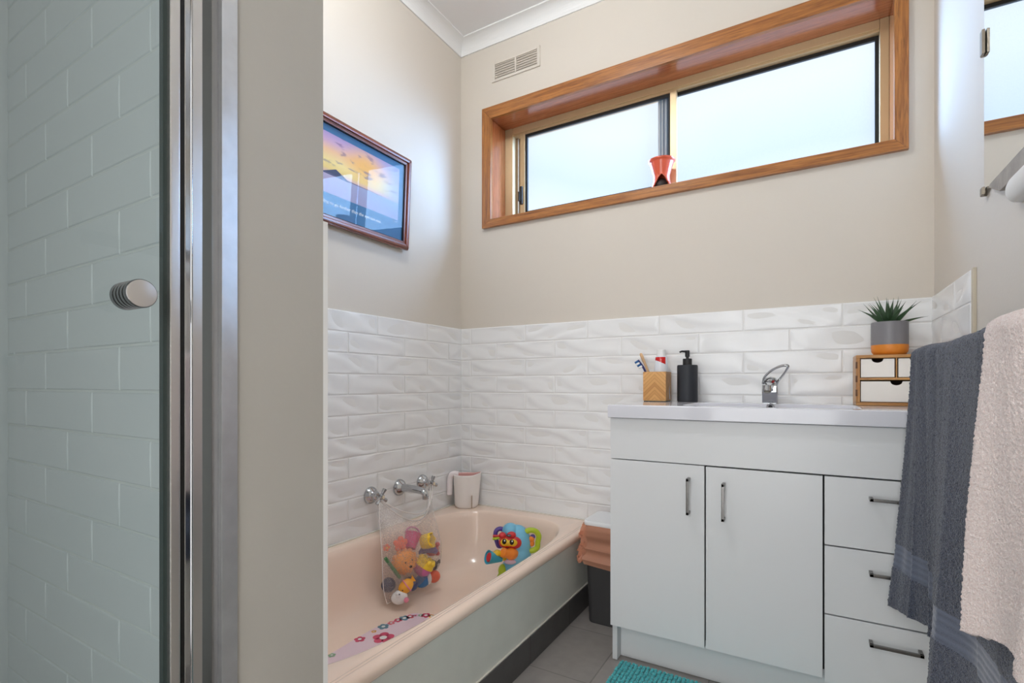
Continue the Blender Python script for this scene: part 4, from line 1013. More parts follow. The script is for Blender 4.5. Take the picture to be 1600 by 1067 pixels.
# soap dispenser
t = thing('soap_dispenser', 'matt charcoal pump soap dispenser on the vanity', 'soap dispenser', (1.080, -0.072, 0.820))
M_soap = mat('matt charcoal resin', rgb(40, 43, 49), 0.55, bump=(160, 0.1, 2))
b = BM(); lathe(b, [(0, 0), (0.0345, 0), (0.0362, 0.002), (0.0362, 0.130), (0.0345, 0.1345), (0, 0.1345)], 48, Matrix.Translation((1.080, -0.072, 0.8203))); obj('bottle', b, M_soap, t)
b = BM(); lathe(b, [(0.0155, 0.134), (0.0162, 0.136), (0.0162, 0.156), (0.015, 0.158), (0, 0.158)], 32, Matrix.Translation((1.080, -0.072, 0.8203))); obj('collar', b, M_dark, t)
b = BM(); lathe(b, [(0.0055, 0.157), (0.0055, 0.164), (0.0082, 0.166), (0.0082, 0.186), (0.007, 0.1885), (0, 0.1885)], 24, Matrix.Translation((1.080, -0.072, 0.8203)))
tube(b, [(1.078, -0.074, 1.0045), (1.063, -0.086, 1.005), (1.057, -0.091, 1.002)], [0.0045, 0.0035, 0.003], 12); obj('pump', b, M_dark, t)

# drawer organiser
og = thing('drawer_organiser', 'small bamboo organiser with three white drawers on the vanity', 'organiser', (1.688, -0.085, 0.820))
OX0, OX1, OY0, OY1, OZ0, OZ1 = 1.588, 1.786, -0.150, -0.030, 0.8203, 0.9725
b = BM(); box(b, OX0, OX1, OY0, OY1, OZ1 - 0.010, OZ1, 0.002); obj('top_board', b, BX, og)
b = BM(); box(b, OX0, OX1, OY0, OY1, OZ0, OZ0 + 0.010, 0.002); obj('base_board', b, BX, og)
for xx in (OX0, OX1 - 0.010):
    b = BM(); box(b, xx, xx + 0.010, OY0 + 0.0003, OY1, OZ0 + 0.010, OZ1 - 0.010, 0.0005); sd = obj('side_board', b, BZ, og)
    for k in range(3):
        b = BM(); box(b, xx - 0.0006, xx + 0.004, OY0 + 0.0001, OY0 + 0.006, OZ0 + 0.028 + k * 0.042, OZ0 + 0.048 + k * 0.042, 0.0003)
        obj('finger_joint', b, mat('dark bamboo endgrain', rgb(92, 58, 32), 0.6), sd)
b = BM(); box(b, OX0 + 0.01, OX1 - 0.01, OY0 + 0.002, OY1, 0.897, 0.904, 0.0006); obj('shelf_board', b, BX, og)
b = BM(); box(b, OX0 + 0.01, OX1 - 0.01, OY1 - 0.004, OY1, OZ0 + 0.01, OZ1 - 0.01); obj('back_board', b, mat('shade toned bamboo back', rgb(60, 40, 26), 0.7), og)  # back board coloured dark for the shade behind the drawer notches
b = BM(); box(b, 1.6855, 1.6885, OY0 + 0.004, OY1, 0.904, OZ1 - 0.01); obj('divider', b, BZ, og)
M_odr = mat('ivory drawer plastic', rgb(246, 240, 232), 0.4)
def odrawer(x0, x1, z0, z1):
    bm = BM(); c = (x0 + x1) / 2; r = 0.0145; pts = [(x0, z0), (x1, z0), (x1, z1), (c + r, z1)]
    for i in range(1, 12):
        a = PI * i / 12; pts.append((c + r * math.cos(a), z1 - 0.012 * math.sin(a) ** 0.8))
    pts += [(c - r, z1), (x0, z1)]
    prism(bm, pts, 1, OY0 + 0.004, OY0 + 0.0065, 0.0004)
    box(bm, x0, x0 + 0.002, OY0 + 0.006, OY1 - 0.006, z0, z1 - 0.004); box(bm, x1 - 0.002, x1, OY0 + 0.006, OY1 - 0.006, z0, z1 - 0.004); box(bm, x0, x1, OY0 + 0.006, OY1 - 0.006, z0, z0 + 0.002)
    return bm
for x0, x1, z0, z1 in ((OX0 + 0.0125, 1.6825, 0.9055, 0.9605), (1.6915, OX1 - 0.0125, 0.9055, 0.9605), (OX0 + 0.0125, OX1 - 0.0125, 0.832, 0.893)):
    obj('drawer', odrawer(x0, x1, z0, z1), M_odr, og)

# potted plant
pl = thing('potted_succulent', 'spiky green succulent in a grey and orange pot on the organiser', 'plant', (1.677, -0.088, 0.9728))
b = BM(); lathe(b, [(0.0455, 0.0305), (0.0468, 0.031), (0.0468, 0.098), (0.0455, 0.1005), (0.0425, 0.1005), (0.0415, 0.085), (0, 0.085)], 48, Matrix.Translation(pl.location), close=False); obj('pot', b, mat('grey glazed ceramic', rgb(128, 126, 130), 0.4), pl)
b = BM(); lathe(b, [(0, 0), (0.034, 0), (0.0405, 0.003), (0.0455, 0.011), (0.0468, 0.022), (0.0468, 0.0312), (0.0440, 0.0312), (0, 0.031)], 48, Matrix.Translation(pl.location)); obj('pot_base', b, mat('orange dipped glaze', rgb(226, 138, 44), 0.45), pl)
b = BM(); lathe(b, [(0, 0.0855), (0.0412, 0.0855), (0.0412, 0.086), (0.02, 0.091), (0, 0.092)], 32, Matrix.Translation(pl.location)); obj('soil', b, mat('dark soil', rgb(44, 36, 28), 0.9, bump=(120, 1.0, 4)), pl)
def leaf(bm, az, elev, ln, w, curl):
    n = 9; L_, R_, Md, Bt = [], [], [], []
    d = V((math.cos(az), math.sin(az), 0)); s = V((-math.sin(az), math.cos(az), 0)); p = V((0, 0, 0.088)) + d * 0.006; e = elev
    for i in range(n + 1):
        t = i / n; ww = w * (math.sin(PI * min(1, t * 0.62 + 0.38)) ** 0.9) * (1 - t ** 3) + 0.0002
        dirv = d * math.cos(e) + V((0, 0, 1)) * math.sin(e); nn = V((0, 0, 1)) * math.cos(e) - d * math.sin(e)
        L_.append(bm.verts.new(p - s * ww + nn * ww * 0.45)); R_.append(bm.verts.new(p + s * ww + nn * ww * 0.45)); Md.append(bm.verts.new(p)); Bt.append(bm.verts.new(p - nn * ww * 0.55))
        p = p + dirv * (ln / n); e += curl / n
    for i in range(n):
        bm.faces.new((L_[i], L_[i + 1], Md[i + 1], Md[i])); bm.faces.new((Md[i], Md[i + 1], R_[i + 1], R_[i]))
        bm.faces.new((L_[i + 1], L_[i], Bt[i], Bt[i + 1])); bm.faces.new((R_[i], R_[i + 1], Bt[i + 1], Bt[i]))
b = BM(); rg = random.Random(4)
for k in range(26):
    az = k * 2.39996 + rg.uniform(-0.2, 0.2); f = k / 29
    leaf(b, az, math.radians(30 + 56 * f + rg.uniform(-7, 7)), 0.092 - 0.002 * f + rg.uniform(-0.008, 0.008), 0.0082 - 0.0012 * f, math.radians(rg.uniform(-26, 14)))
b.transform(Matrix.Translation(pl.location)); obj('foliage', b, mat('deep green succulent', rgb(66, 96, 64), 0.5, var=(60, 0.35)), pl, angle=30)

# ------------------------------------------------------------------ pedal bin
bn = thing('waste_bin', 'charcoal waste bin with white lid and peach liner beside the vanity', 'bin', (0.832, -0.165, 0.0))
def rrect(cx_, cy_, hx, hy, r, n=6):
    out = []
    for qx, qy, a0 in ((1, 1, 0), (-1, 1, PI / 2), (-1, -1, PI), (1, -1, 1.5 * PI)):
        for i in range(n + 1):
            a = a0 + PI / 2 * i / n; out.append((cx_ + qx * (hx - r) + r * math.cos(a), cy_ + qy * (hy - r) + r * math.sin(a)))
    return out
def loft(levels, cap=True):
    bm = BM(); g = []
    for pts, z in levels: g.append([bm.verts.new((p[0], p[1], z if not callable(z) else z(i))) for i, p in enumerate(pts)])
    n = len(g[0])
    for A, B in zip(g, g[1:]):
        for i in range(n): bm.faces.new((A[i], A[(i + 1) % n], B[(i + 1) % n], B[i]))
    if cap: bm.faces.new(g[0][::-1]); bm.faces.new(g[-1])
    return bm
BCX, BCY = 0.822, -0.166
b = loft([(rrect(BCX, BCY, 0.066, 0.070, 0.02), 0.001), (rrect(BCX, BCY, 0.068, 0.072, 0.022), 0.008), (rrect(BCX, BCY, 0.078, 0.081, 0.024), 0.36)]); obj('bucket', b, mat('charcoal bin plastic', rgb(58, 57, 58), 0.5), bn)
b = loft([(rrect(BCX, BCY, 0.081, 0.0835, 0.022), 0.362), (rrect(BCX, BCY, 0.0825, 0.085, 0.024), 0.365), (rrect(BCX, BCY, 0.0825, 0.085, 0.024), 0.374), (rrect(BCX, BCY, 0.080, 0.0825, 0.022), 0.3785), (rrect(BCX, BCY, 0.064, 0.066, 0.02), 0.380)]); obj('lid', b, mat('white bin lid', rgb(236, 238, 240), 0.4), bn)
def liner():
    bm = BM(); n = 72; base = rrect(BCX, BCY, 1, 1, 0.3, 17); rows = 22; g = []
    N_ = len(base)
    for j in range(rows + 1):
        t = j / rows; ring = []
        for i in range(N_):
            a = i / N_ * 2 * PI
            off = 0.0805 + 0.004 + 0.014 * t ** 2 * (0.6 + 0.8 * noise.noise(V((a * 2.2, t * 1.5, 3)))) + 0.016 * abs(noise.noise(V((a * 3.4, t * 4 + a * 1.3, 9)))) + 0.013 * (1 - abs(math.sin(a * 5.5 - t * 4.2 + 2 * noise.noise(V((a * 2, t * 3, 4)))))) ** 2 * min(1, t * 5) + 0.007 * (1 - abs(math.sin(a * 8 + t * 6.5))) ** 3 * min(1, t * 4) - 0.006 * math.exp(-((t - 0.42) / 0.10) ** 2) * (0.6 + noise.noise(V((a * 2, 0, 5))))
            dx, dy = base[i][0] - BCX, base[i][1] - BCY
            zz = 0.364 - t * (0.136 + 0.040 * noise.noise(V((a * 2.4, 0, 1))))
            ring.append(bm.verts.new((min(BCX + dx * off, 0.9150), BCY + dy * (off + 0.002), zz)))
        g.append(ring)
    for A, B in zip(g, g[1:]):
        for i in range(N_): bm.faces.new((A[i], B[i], B[(i + 1) % N_], A[(i + 1) % N_]))
    return bm
def liner_mat():
    m = bpy.data.materials.new('peach plastic film'); m.use_nodes = True; nt = m.node_tree; nt.nodes.clear(); N = nt.nodes.new; K = nt.links.new
    out = N('ShaderNodeOutputMaterial'); pb = N('ShaderNodeBsdfPrincipled'); pb.inputs['Base Color'].default_value = rgb(240, 172, 140); pb.inputs['Roughness'].default_value = 0.3
    tr = N('ShaderNodeBsdfTransparent'); tr.inputs['Color'].default_value = (0.92, 0.70, 0.58, 1); mx = N('ShaderNodeMixShader'); mx.inputs[0].default_value = 0.5
    K(tr.outputs[0], mx.inputs[1]); K(pb.outputs[0], mx.inputs[2]); K(mx.outputs[0], out.inputs[0]); return m
obj('liner', liner(), liner_mat(), bn, angle=25)

# ------------------------------------------------------------------ bobble bath mat on the floor
fm_ = thing('bobble_mat', 'teal bobble-textured bath mat on the floor before the vanity', 'bath mat', (1.25, -0.66, 0.0))
FX0, FX1, FY0, FY1 = 0.952, 1.56, -0.448, -0.86
M_teal = mat('teal chenille', rgb(72, 178, 184), 0.9, sheen=0.4, bump=(700, 0.5, 2))
b = BM(); box(b, FX0, FX1, FY1, FY0, 0.0005, 0.008, 0.003); obj('backing', b, M_teal, fm_)
hemi = bmesh.new(); bmesh.ops.create_icosphere(hemi, subdivisions=1, radius=1.0)
hv = [v.co.copy() for v in hemi.verts]; hf = [[v.index for v in f.verts] for f in hemi.faces]; hemi.free()
b = BM(); pit = 0.0118; rg = random.Random(2); ny_ = int((FY0 - FY1) / pit); nx_ = int((FX1 - FX0) / pit)
for j in range(ny_):
    for i in range(nx_):
        c = V((FX0 + (i + 0.5) * pit + rg.uniform(-0.0015, 0.0015), FY0 - (j + 0.5) * pit + rg.uniform(-0.0015, 0.0015), 0.0115 + rg.uniform(-0.0012, 0.0016)))
        r = rg.uniform(0.0056, 0.0068); Rm = Matrix.Rotation(rg.uniform(0, 6.28), 3, 'Z')
        vs = [b.verts.new(c + (Rm @ q) * r) for q in hv]
        for f in hf: b.faces.new([vs[k] for k in f])
obj('bobbles', b, M_teal, fm_, angle=180, wn=False)

# ------------------------------------------------------------------ towels on a rail
RX, RZL = 1.722, 0.944
rail = thing('towel_rail', 'chrome towel rail on the wall beneath the hanging towels', 'towel rail', (XR, -1.0, RZL))
b = BM(); tube(b, [(RX, -0.525, RZL), (RX, -1.56, RZL)], 0.0095, 20); obj('bar', b, M_chrome, rail)
for yy in (-0.535, -1.55):
    b = BM(); tube(b, [(RX, yy, RZL), (XR, yy, RZL)], 0.009, 16); lathe(b, [(0.022, 0), (0.022, 0.006), (0.012, 0.012), (0, 0.012)], 28, axis_m((XR, yy, RZL), (-1, 0, 0))); obj('bracket', b, M_chrome, rail)

def towel_mat(name, c, c2, band=None, cb=None):
    m = bpy.data.materials.new(name); m.use_nodes = True; nt = m.node_tree; b = nt.nodes['Principled BSDF']; N = nt.nodes.new; K = nt.links.new
    b.inputs['Roughness'].default_value = 0.95; b.inputs['Sheen Weight'].default_value = 0.35; b.inputs['Sheen Roughness'].default_value = 0.5; b.inputs['Specular IOR Level'].default_value = 0.1
    tc = N('ShaderNodeTexCoord'); n = N('ShaderNodeTexNoise'); n.inputs['Scale'].default_value = 520; n.inputs['Detail'].default_value = 3; K(tc.outputs['Object'], n.inputs['Vector'])
    r = N('ShaderNodeMapRange'); r.inputs[1].default_value = 0.35; r.inputs[2].default_value = 0.65; K(n.outputs['Fac'], r.inputs[0])
    mx = N('ShaderNodeMix'); mx.data_type = 'RGBA'; K(r.outputs[0], mx.inputs[0]); mx.inputs[6].default_value = c2; mx.inputs[7].default_value = c; K(mx.outputs[2], b.inputs['Base Color'])
    bp = N('ShaderNodeBump'); bp.inputs['Strength'].default_value = 0.8; bp.inputs['Distance'].default_value = 0.003; K(n.outputs['Fac'], bp.inputs['Height']); K(bp.outputs['Normal'], b.inputs['Normal'])
    if band:      # flat woven border: three ribs of lighter weave
        sx = N('ShaderNodeSeparateXYZ'); K(tc.outputs['Object'], sx.inputs[0])
        a1 = N('ShaderNodeMath'); a1.operation = 'GREATER_THAN'; a1.inputs[1].default_value = band[0]; K(sx.outputs['Z'], a1.inputs[0])
        a2 = N('ShaderNodeMath'); a2.operation = 'LESS_THAN'; a2.inputs[1].default_value = band[1]; K(sx.outputs['Z'], a2.inputs[0])
        a3 = N('ShaderNodeMath'); a3.operation = 'MULTIPLY'; K(a1.outputs[0], a3.inputs[0]); K(a2.outputs[0], a3.inputs[1])
        rb = N('ShaderNodeMath'); rb.operation = 'PINGPONG'; rb.inputs[1].default_value = (band[1] - band[0]) / 8; K(sx.outputs['Z'], rb.inputs[0])
        rm = N('ShaderNodeMapRange'); rm.inputs[1].default_value = 0; rm.inputs[2].default_value = (band[1] - band[0]) / 8; rm.inputs[3].default_value = 0.55; rm.inputs[4].default_value = 1.0; K(rb.outputs[0], rm.inputs[0])
        a4 = N('ShaderNodeMath'); a4.operation = 'MULTIPLY'; K(a3.outputs[0], a4.inputs[0]); K(rm.outputs[0], a4.inputs[1])
        m2 = N('ShaderNodeMix'); m2.data_type = 'RGBA'; K(a4.outputs[0], m2.inputs[0]); K(mx.outputs[2], m2.inputs[6]); m2.inputs[7].default_value = cb; K(m2.outputs[2], b.inputs['Base Color'])
        st = N('ShaderNodeMapRange'); st.inputs[3].default_value = 0.8; st.inputs[4].default_value = 0.12; K(a3.outputs[0], st.inputs[0]); K(st.outputs[0], bp.inputs['Strength'])
    return m

def towel_mesh(y0, y1, xfun, ztop, zhem, zback, rr, ns, nt_, band=None, terry=0.0018, scale=1.0, rise=0.0):
    """sheet over the rail: back drop, over the bar, front drop. returns bmesh; faces in band get material 1"""
    bm = BM(); path = []
    nb = 10
    for k in range(nb + 1): path.append(('b', zback + (ztop - rr - zback) * k / nb))
    for k in range(1, 14): path.append(('o', PI * k / 14))
    for k in range(nt_ + 1): path.append(('f', k / nt_))
    g = []
    for kind, t in path:
        row = []
        for i in range(ns + 1):
            s = i / ns; y = y0 + (y1 - y0) * s
            zc = ztop - rr + 0.004 * math.sin(s * 9 + 1)
            ft = xfun(y, ztop - rr)
            if kind == 'b': x = RX + 0.024 + 0.004 * math.sin(s * 14); z = t
            elif kind == 'o':
                xc = (RX + 0.024 + ft) / 2; hw = (RX + 0.024 - ft) / 2
                x = xc + hw * math.cos(t); z = zc + rr * math.sin(t) + (rise * sst(0.34, 0.40, s) * max(0, math.cos(t)) if rise else 0)
            else:
                zh = zhem(y); z = zc + (zh - zc) * t; x = xfun(y, z)
            p = V((x, y, z))
            if kind != 'b':
                q = p * (300 * scale)
                inb = band and kind == 'f' and band[0] < z < band[1]
                k_ = 0.15 if inb else 1.0
                p.x -= terry * k_ * (noise.noise(q) + 0.6 * noise.noise(q * 2.1)); p.z += terry * 0.5 * k_ * noise.noise(q + V((9, 3, 1)))
                p.y += terry * 0.5 * k_ * noise.noise(q + V((1, 7, 5)))
                if inb:
                    p.x += 0.0022; f = ((z - band[0]) / (band[1] - band[0])) * 5; p.x -= 0.0012 * abs(math.sin(f * PI))
            row.append(bm.verts.new(p))
        g.append(row)
    for j in range(len(g) - 1):
        for i in range(ns):
            bm.faces.new((g[j][i], g[j + 1][i], g[j + 1][i + 1], g[j][i + 1]))
    return bm
sst = lambda a, c, v: (lambda t: t * t * (3 - 2 * t))(min(1, max(0, (v - a) / (c - a))))
def x_dark(y, z):
    t = min(1, max(0, (0.94 - z) / 0.58)); s = -y - 0.5
    x = 1.676 + 0.005 * sst(0.50, 0.60, s)
    x -= 0.046 * t ** 1.3 * math.exp(-(s / 0.075) ** 2)           # outer corner flares into the room
    x += 0.012 * math.sin(PI * min(1, s / 0.30)) * t
    x -= (0.008 + 0.024 * t) * math.exp(-((s - 0.375) / 0.055) ** 2)   # main fold
    x += 0.010 * t * math.exp(-((s - 0.47) / 0.05) ** 2)
    rd = (1 - abs(math.sin(s * 30 + 0.35 + 0.5 * t))) ** 2
    x -= (0.008 + 0.010 * t) * rd * (1 - 0.75 * sst(0.3, 0.42, s))
    x -= 0.0025 * math.sin(s * 118 + 2)* (1 - sst(0.3, 0.42, s))
    return x
def x_pink(y, z):
    t = min(1, max(0, (0.94 - z) / 0.42)); s = -y - 1.09
    x = 1.669 - 0.004 * t
    x -= 0.010 * t * math.exp(-((s) / 0.03) ** 2)
    x -= (0.003 + 0.010 * t) * (1 + math.sin(s * 26 + 1.0 + 1.8 * t)) + 0.002 * (1 + math.sin(s * 61 + 2)) - 0.006
    return x
M_tdark = towel_mat('slate terry', rgb(88, 95, 113), rgb(38, 42, 54), (0.450 - RZL, 0.506 - RZL), rgb(104, 111, 128))
M_tpink = towel_mat('blush terry', rgb(252, 240, 236), rgb(230, 208, 202))
td = thing('bath_towel', 'slate grey bath towel folded over the rail beside the vanity', 'towel', (RX, -0.80, RZL))
bt = towel_mesh(-0.50, -1.24, x_dark, 0.970, lambda y: 0.362 + 0.010 * math.sin(-y * 11), 0.40, 0.020, 330, 300, rise=0.016, band=(0.450, 0.506), terry=0.0019)
o = obj('terry_cloth', bt, M_tdark, td, angle=180, wn=False); s_ = o.modifiers.new('thick', 'SOLIDIFY'); s_.thickness = 0.006; s_.offset = -1
# woven border bands, slightly proud of the pile
def strip(xf, ya, yb, za, zb, n, proud):
    bm = BM(); m = 14; g = []
    for j in range(m + 1):
        z = za + (zb - za) * j / m; row = []
        for i in range(n + 1):
            y = ya + (yb - ya) * i / n; row.append(bm.verts.new((xf(y, z) - proud - 0.0009 * abs(math.sin(j / m * 3.5 * PI)), y, z)))
        g.append(row)
    for j in range(m):
        for i in range(n): bm.faces.new((g[j][i], g[j][i + 1], g[j + 1][i + 1], g[j + 1][i]))
    return bm
tp = thing('bath_towel', 'blush pink bath towel hung over the slate towel on the rail', 'towel', (RX, -1.25, RZL))
bt = towel_mesh(-1.092, -1.56, x_pink, 0.977, lambda y: 0.545 + 0.16 * max(0, -y - 1.06) + 0.006 * math.sin(-y * 17), 0.55, 0.026, 260, 260, terry=0.0016)
o = obj('terry_cloth', bt, M_tpink, tp, angle=180, wn=False); s_ = o.modifiers.new('thick', 'SOLIDIFY'); s_.thickness = 0.010; s_.offset = -1

b = BM(); tube(b, sweep([(1.650, -1.094, 0.690), (1.650, -1.082, 0.686), (1.650, -1.079, 0.676), (1.650, -1.081, 0.664)], 5), 0.0012, 8); obj('hanging_loop', b, M_cord, tp)

# ------------------------------------------------------------------ mirror and shelf on the towel wall
mr_ = thing('wall_mirror', 'frameless wall mirror reflecting the window', 'mirror', (XR, -0.95, 1.318))
b = BM(); box(b, XR - 0.006, XR - 0.001, -1.24, -0.533, 1.302, 2.05); mm_ = obj('mirror_glass', b, M_mirror, mr_, smooth=False)
b = BM(); box(b, XR - 0.0055, XR - 0.0005, -0.533, -0.5315, 1.302, 2.05); obj('mirror_edge', b, mat('dark mirror edge', rgb(80, 84, 86), 0.4), mr_)
M_clip = mat('tarnished clip', rgb(150, 140, 126), 0.4, metal=0.8, bump=(200, 0.6, 3))
for zz, hh in ((1.598, 0.052), (1.294, 0.016)):
    b = BM()
    pts = [(XR - 0.0005, -0.525), (XR - 0.010, -0.526), (XR - 0.0125, -0.531), (XR - 0.0125, -0.546), (XR - 0.0075, -0.5475), (XR - 0.0075, -0.5315), (XR - 0.0005, -0.5305)]
    prism(b, pts, 2, zz, zz + hh, 0.0008); obj('mirror_clip', b, M_clip, mr_)
ws = thing('wall_shelf', 'white ceramic bathroom shelf under the mirror', 'shelf', (XR, -0.85, 1.29))
M_mot = mat('mottled grey shelf board', rgb(164, 154, 142), 0.5, var=(24, 0.35), bump=(90, 0.3, 4))
b = BM(); prism(b, [(-1.42, 1.266), (-0.650, 1.266), (-0.580, 1.297), (-0.590, 1.3015), (-1.42, 1.3015)], 0, XR - 0.010, XR - 0.0005, 0.001); obj('backing_strip', b, M_mot, ws)
def shelf_bar():
    bm = BM(); g = []; n = 14
    ys = [(-0.724, 0.55), (-0.728, 0.8), (-0.736, 0.94), (-0.748, 1.0), (-1.0, 1.0), (-1.40, 1.0)]
    for y, k in ys:
        g.append([bm.verts.new((XR - 0.0005 - 0.024 * k * math.sin(PI * i / n) ** 0.7, y, 1.240 + 0.0255 * k * math.cos(PI * i / n))) for i in range(n + 1)])
    for A, B in zip(g, g[1:]):
        for i in range(n): bm.faces.new((A[i], A[i + 1], B[i + 1], B[i]))
    bm.faces.new(g[0]); bm.faces.new(g[-1][::-1])
    bmesh.ops.recalc_face_normals(bm, faces=list(bm.faces)); return bm
obj('rounded_front', shelf_bar(), mat('white ceramic shelf', rgb(232, 230, 226), 0.3), ws)

# ------------------------------------------------------------------ shower screen
sf = thing('shower_frame', 'aluminium shower screen jamb fixed to the painted wall end', 'shower frame', (XN, -1.63, 0.0))
ZS0, ZS1 = 0.06, 2.05
b = BM(); box(b, 0.752, 0.7925, -1.6155, -1.594, ZS0, ZS1, 0.0006); obj('wall_channel', b, M_alu, sf)
b = BM(); box(b, 0.752, 0.783, -1.6235, -1.6155, ZS0, ZS1, 0.0005); obj('channel_return', b, M_dalu, sf)
b = BM(); box(b, 0.776, 0.7895, -1.6520, -1.6385, ZS0, ZS1, 0.0008); obj('jamb_profile', b, M_satin, sf)
b = BM(); box(b, 0.776, 0.7925, -1.6620, -1.6522, ZS0, ZS1, 0.0015); tube(b, [(0.7925, -1.6535, ZS0), (0.7925, -1.6535, ZS1)], 0.0016, 10); obj('rounded_bead', b, M_chrome, sf)
b = BM(); box(b, 0.74, 0.80, -2.74, -1.60, 0.0, 0.06, 0.004); obj('sill_track', b, M_satin, sf)
sdr = thing('shower_door', 'clear glass shower door with chrome edge and round knob', 'shower door', (XN, -1.9, 0.065))
b = BM(); box(b, 0.7835, 0.7895, -2.55, -1.6815, 0.066, 2.03, 0.0006); gl = obj('glass_panel', b, M_shglass, sdr, smooth=False)
b = BM(); box(b, 0.7815, 0.7905, -1.6850, -1.6805, 0.066, 2.03); obj('glass_edge', b, mat('dark green glass edge', rgb(40, 52, 50), 0.3), sdr)
b = BM(); box(b, 0.777, 0.7975, -1.6805, -1.6685, 0.066, 2.03, 0.002); obj('edge_stile', b, M_satin, sdr)
b = BM(); box(b, 0.776, 0.7935, -1.6683, -1.6622, 0.066, 2.03); obj('magnetic_seal', b, M_black, sdr)
M = axis_m((0.7896, -1.7235, 0.985), (1, 0, 0))
prof = [(0.0, 0.0), (0.0150, 0.0), (0.0158, 0.001)]
z = 0.003
for k in range(4):
    prof += [(0.0158, z), (0.0158, z + 0.0042), (0.0115, z + 0.0050), (0.0115, z + 0.0070)]; z += 0.0075
prof += [(0.0158, z), (0.0158, z + 0.005), (0.0150, z + 0.006), (0.0, z + 0.006)]
b = BM(); lathe(b, prof, 40, M); kn = obj('knob', b, mat('dull chrome', rgb(150, 150, 152), 0.18, metal=1.0), sdr)
b = BM(); lathe(b, [(0, z + 0.0061), (0.0148, z + 0.0061), (0.0140, z + 0.0066), (0, z + 0.0066)], 40, M); obj('knob_cap', b, mat('brushed pewter', rgb(200, 196, 192), 0.35, metal=0.7), kn)

# ------------------------------------------------------------------ ceiling lamps and added fill
def lamp(name, kind, loc, energy, col, size, rot=(0, 0, 0), sy=None):
    ld = bpy.data.lights.new(name, 'AREA'); ld.energy = energy; ld.color = col; ld.shape = kind; ld.size = size
    if sy: ld.size_y = sy
    o = bpy.data.objects.new(name, ld); COL.objects.link(o); o.location = loc; o.rotation_euler = rot; return o
for lx in (0.60, 0.76):
    pl_ = bpy.data.lights.new('ceiling_bulb', 'POINT'); pl_.energy = 7.2; pl_.color = (0.955, 0.98, 1.0); pl_.shadow_soft_size = 0.055
    o = bpy.data.objects.new('ceiling_bulb', pl_); COL.objects.link(o); o.location = (lx, -1.10, ZC - 0.06)
lamp('room_fill_light', 'RECTANGLE', (1.25, YF + 0.04, 1.05), 14.0, (0.97, 0.988, 1.0), 0.75, (math.radians(90), 0, 0), 2.0)  # added fill light behind the camera; the wall there has no opening

# ------------------------------------------------------------------ sky outside
w = bpy.data.worlds.new('overcast sky'); SC.world = w; w.use_nodes = True; nt = w.node_tree; N = nt.nodes.new; K = nt.links.new
bg = nt.nodes['Background']; tc = N('ShaderNodeTexCoord'); sx = N('ShaderNodeSeparateXYZ'); K(tc.outputs['Generated'], sx.inputs[0])
rp = N('ShaderNodeValToRGB'); cr = rp.color_ramp
cr.elements[0].position = 0.0; cr.elements[0].color = (0.98, 1.0, 1.06, 1); cr.elements[1].position = 1.0; cr.elements[1].color = (0.80, 0.90, 1.06, 1)
for p, c in ((0.30, (0.98, 1.0, 1.06, 1)), (0.38, (0.76, 0.85, 1.06, 1)), (0.46, (0.94, 0.98, 1.06, 1)), (0.6, (0.98, 1.0, 1.06, 1))):
    e = cr.elements.new(p); e.color = c
nz = N('ShaderNodeTexNoise'); nz.inputs['Scale'].default_value = 2.2; nz.inputs['Detail'].default_value = 3; K(tc.outputs['Generated'], nz.inputs['Vector'])
ma = N('ShaderNodeMath'); ma.operation = 'MULTIPLY_ADD'; ma.inputs[1].default_value = 0.16; K(nz.outputs['Fac'], ma.inputs[0]); K(sx.outputs['Z'], ma.inputs[2])
sb = N('ShaderNodeMath'); sb.operation = 'SUBTRACT'; sb.inputs[1].default_value = 0.08; K(ma.outputs[0], sb.inputs[0]); K(sb.outputs[0], rp.inputs['Fac'])
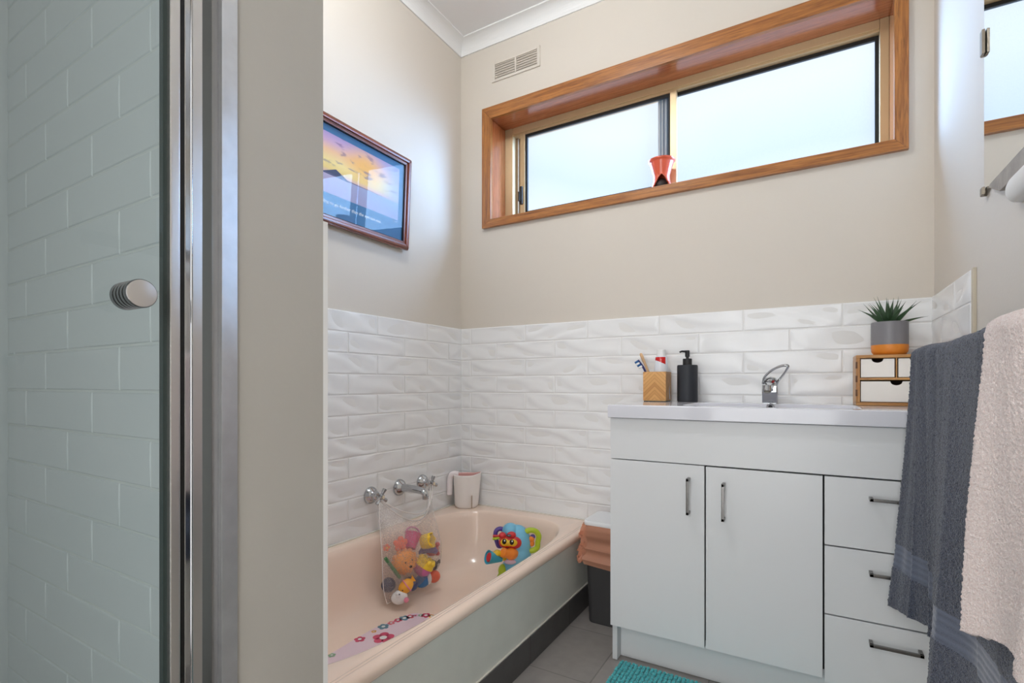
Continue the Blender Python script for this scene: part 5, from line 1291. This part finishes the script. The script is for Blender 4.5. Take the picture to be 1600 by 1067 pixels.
# bluish glow added to both sides of the sky, to light the side walls
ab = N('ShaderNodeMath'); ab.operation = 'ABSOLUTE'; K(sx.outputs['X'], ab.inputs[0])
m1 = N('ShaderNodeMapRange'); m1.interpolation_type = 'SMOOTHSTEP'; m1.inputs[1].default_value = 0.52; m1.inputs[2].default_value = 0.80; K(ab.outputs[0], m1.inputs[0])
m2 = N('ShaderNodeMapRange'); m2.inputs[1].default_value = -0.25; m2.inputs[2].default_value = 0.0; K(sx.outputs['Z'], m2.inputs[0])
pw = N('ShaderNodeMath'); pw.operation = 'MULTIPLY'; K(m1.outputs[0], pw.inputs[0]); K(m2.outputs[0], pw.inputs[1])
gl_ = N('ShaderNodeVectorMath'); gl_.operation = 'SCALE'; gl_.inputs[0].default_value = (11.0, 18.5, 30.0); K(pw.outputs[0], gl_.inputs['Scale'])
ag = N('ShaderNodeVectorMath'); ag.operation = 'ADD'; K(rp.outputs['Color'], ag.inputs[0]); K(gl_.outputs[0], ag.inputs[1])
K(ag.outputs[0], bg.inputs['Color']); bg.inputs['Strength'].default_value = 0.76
pd = bpy.data.lights.new('window_portal', 'AREA'); pd.shape = 'RECTANGLE'; pd.size = HX1 - HX0; pd.size_y = HZ1 - HZ0; pd.cycles.is_portal = True
po = bpy.data.objects.new('window_portal', pd); COL.objects.link(po); po.location = ((HX0 + HX1) / 2, 0.20, (HZ0 + HZ1) / 2); po.rotation_euler = (math.radians(-90), 0, 0)

# ------------------------------------------------------------------ camera and colour
cam = bpy.data.cameras.new('camera'); co = bpy.data.objects.new('camera', cam); COL.objects.link(co)
co.location = (1.46083, -1.99525, 0.885); co.rotation_euler = (math.radians(90), 0, math.radians(30.42))
cam.sensor_width = 36; cam.lens = 786 / 1600 * 36; cam.shift_y = 66.5 / 1600; cam.clip_start = 0.02
SC.camera = co
vs = SC.view_settings; vs.view_transform = 'Standard'; vs.look = 'None'; vs.exposure = 0.29; vs.gamma = 1.0; vs.use_curve_mapping = False
SC.cycles.max_bounces = 10; SC.cycles.transparent_max_bounces = 24
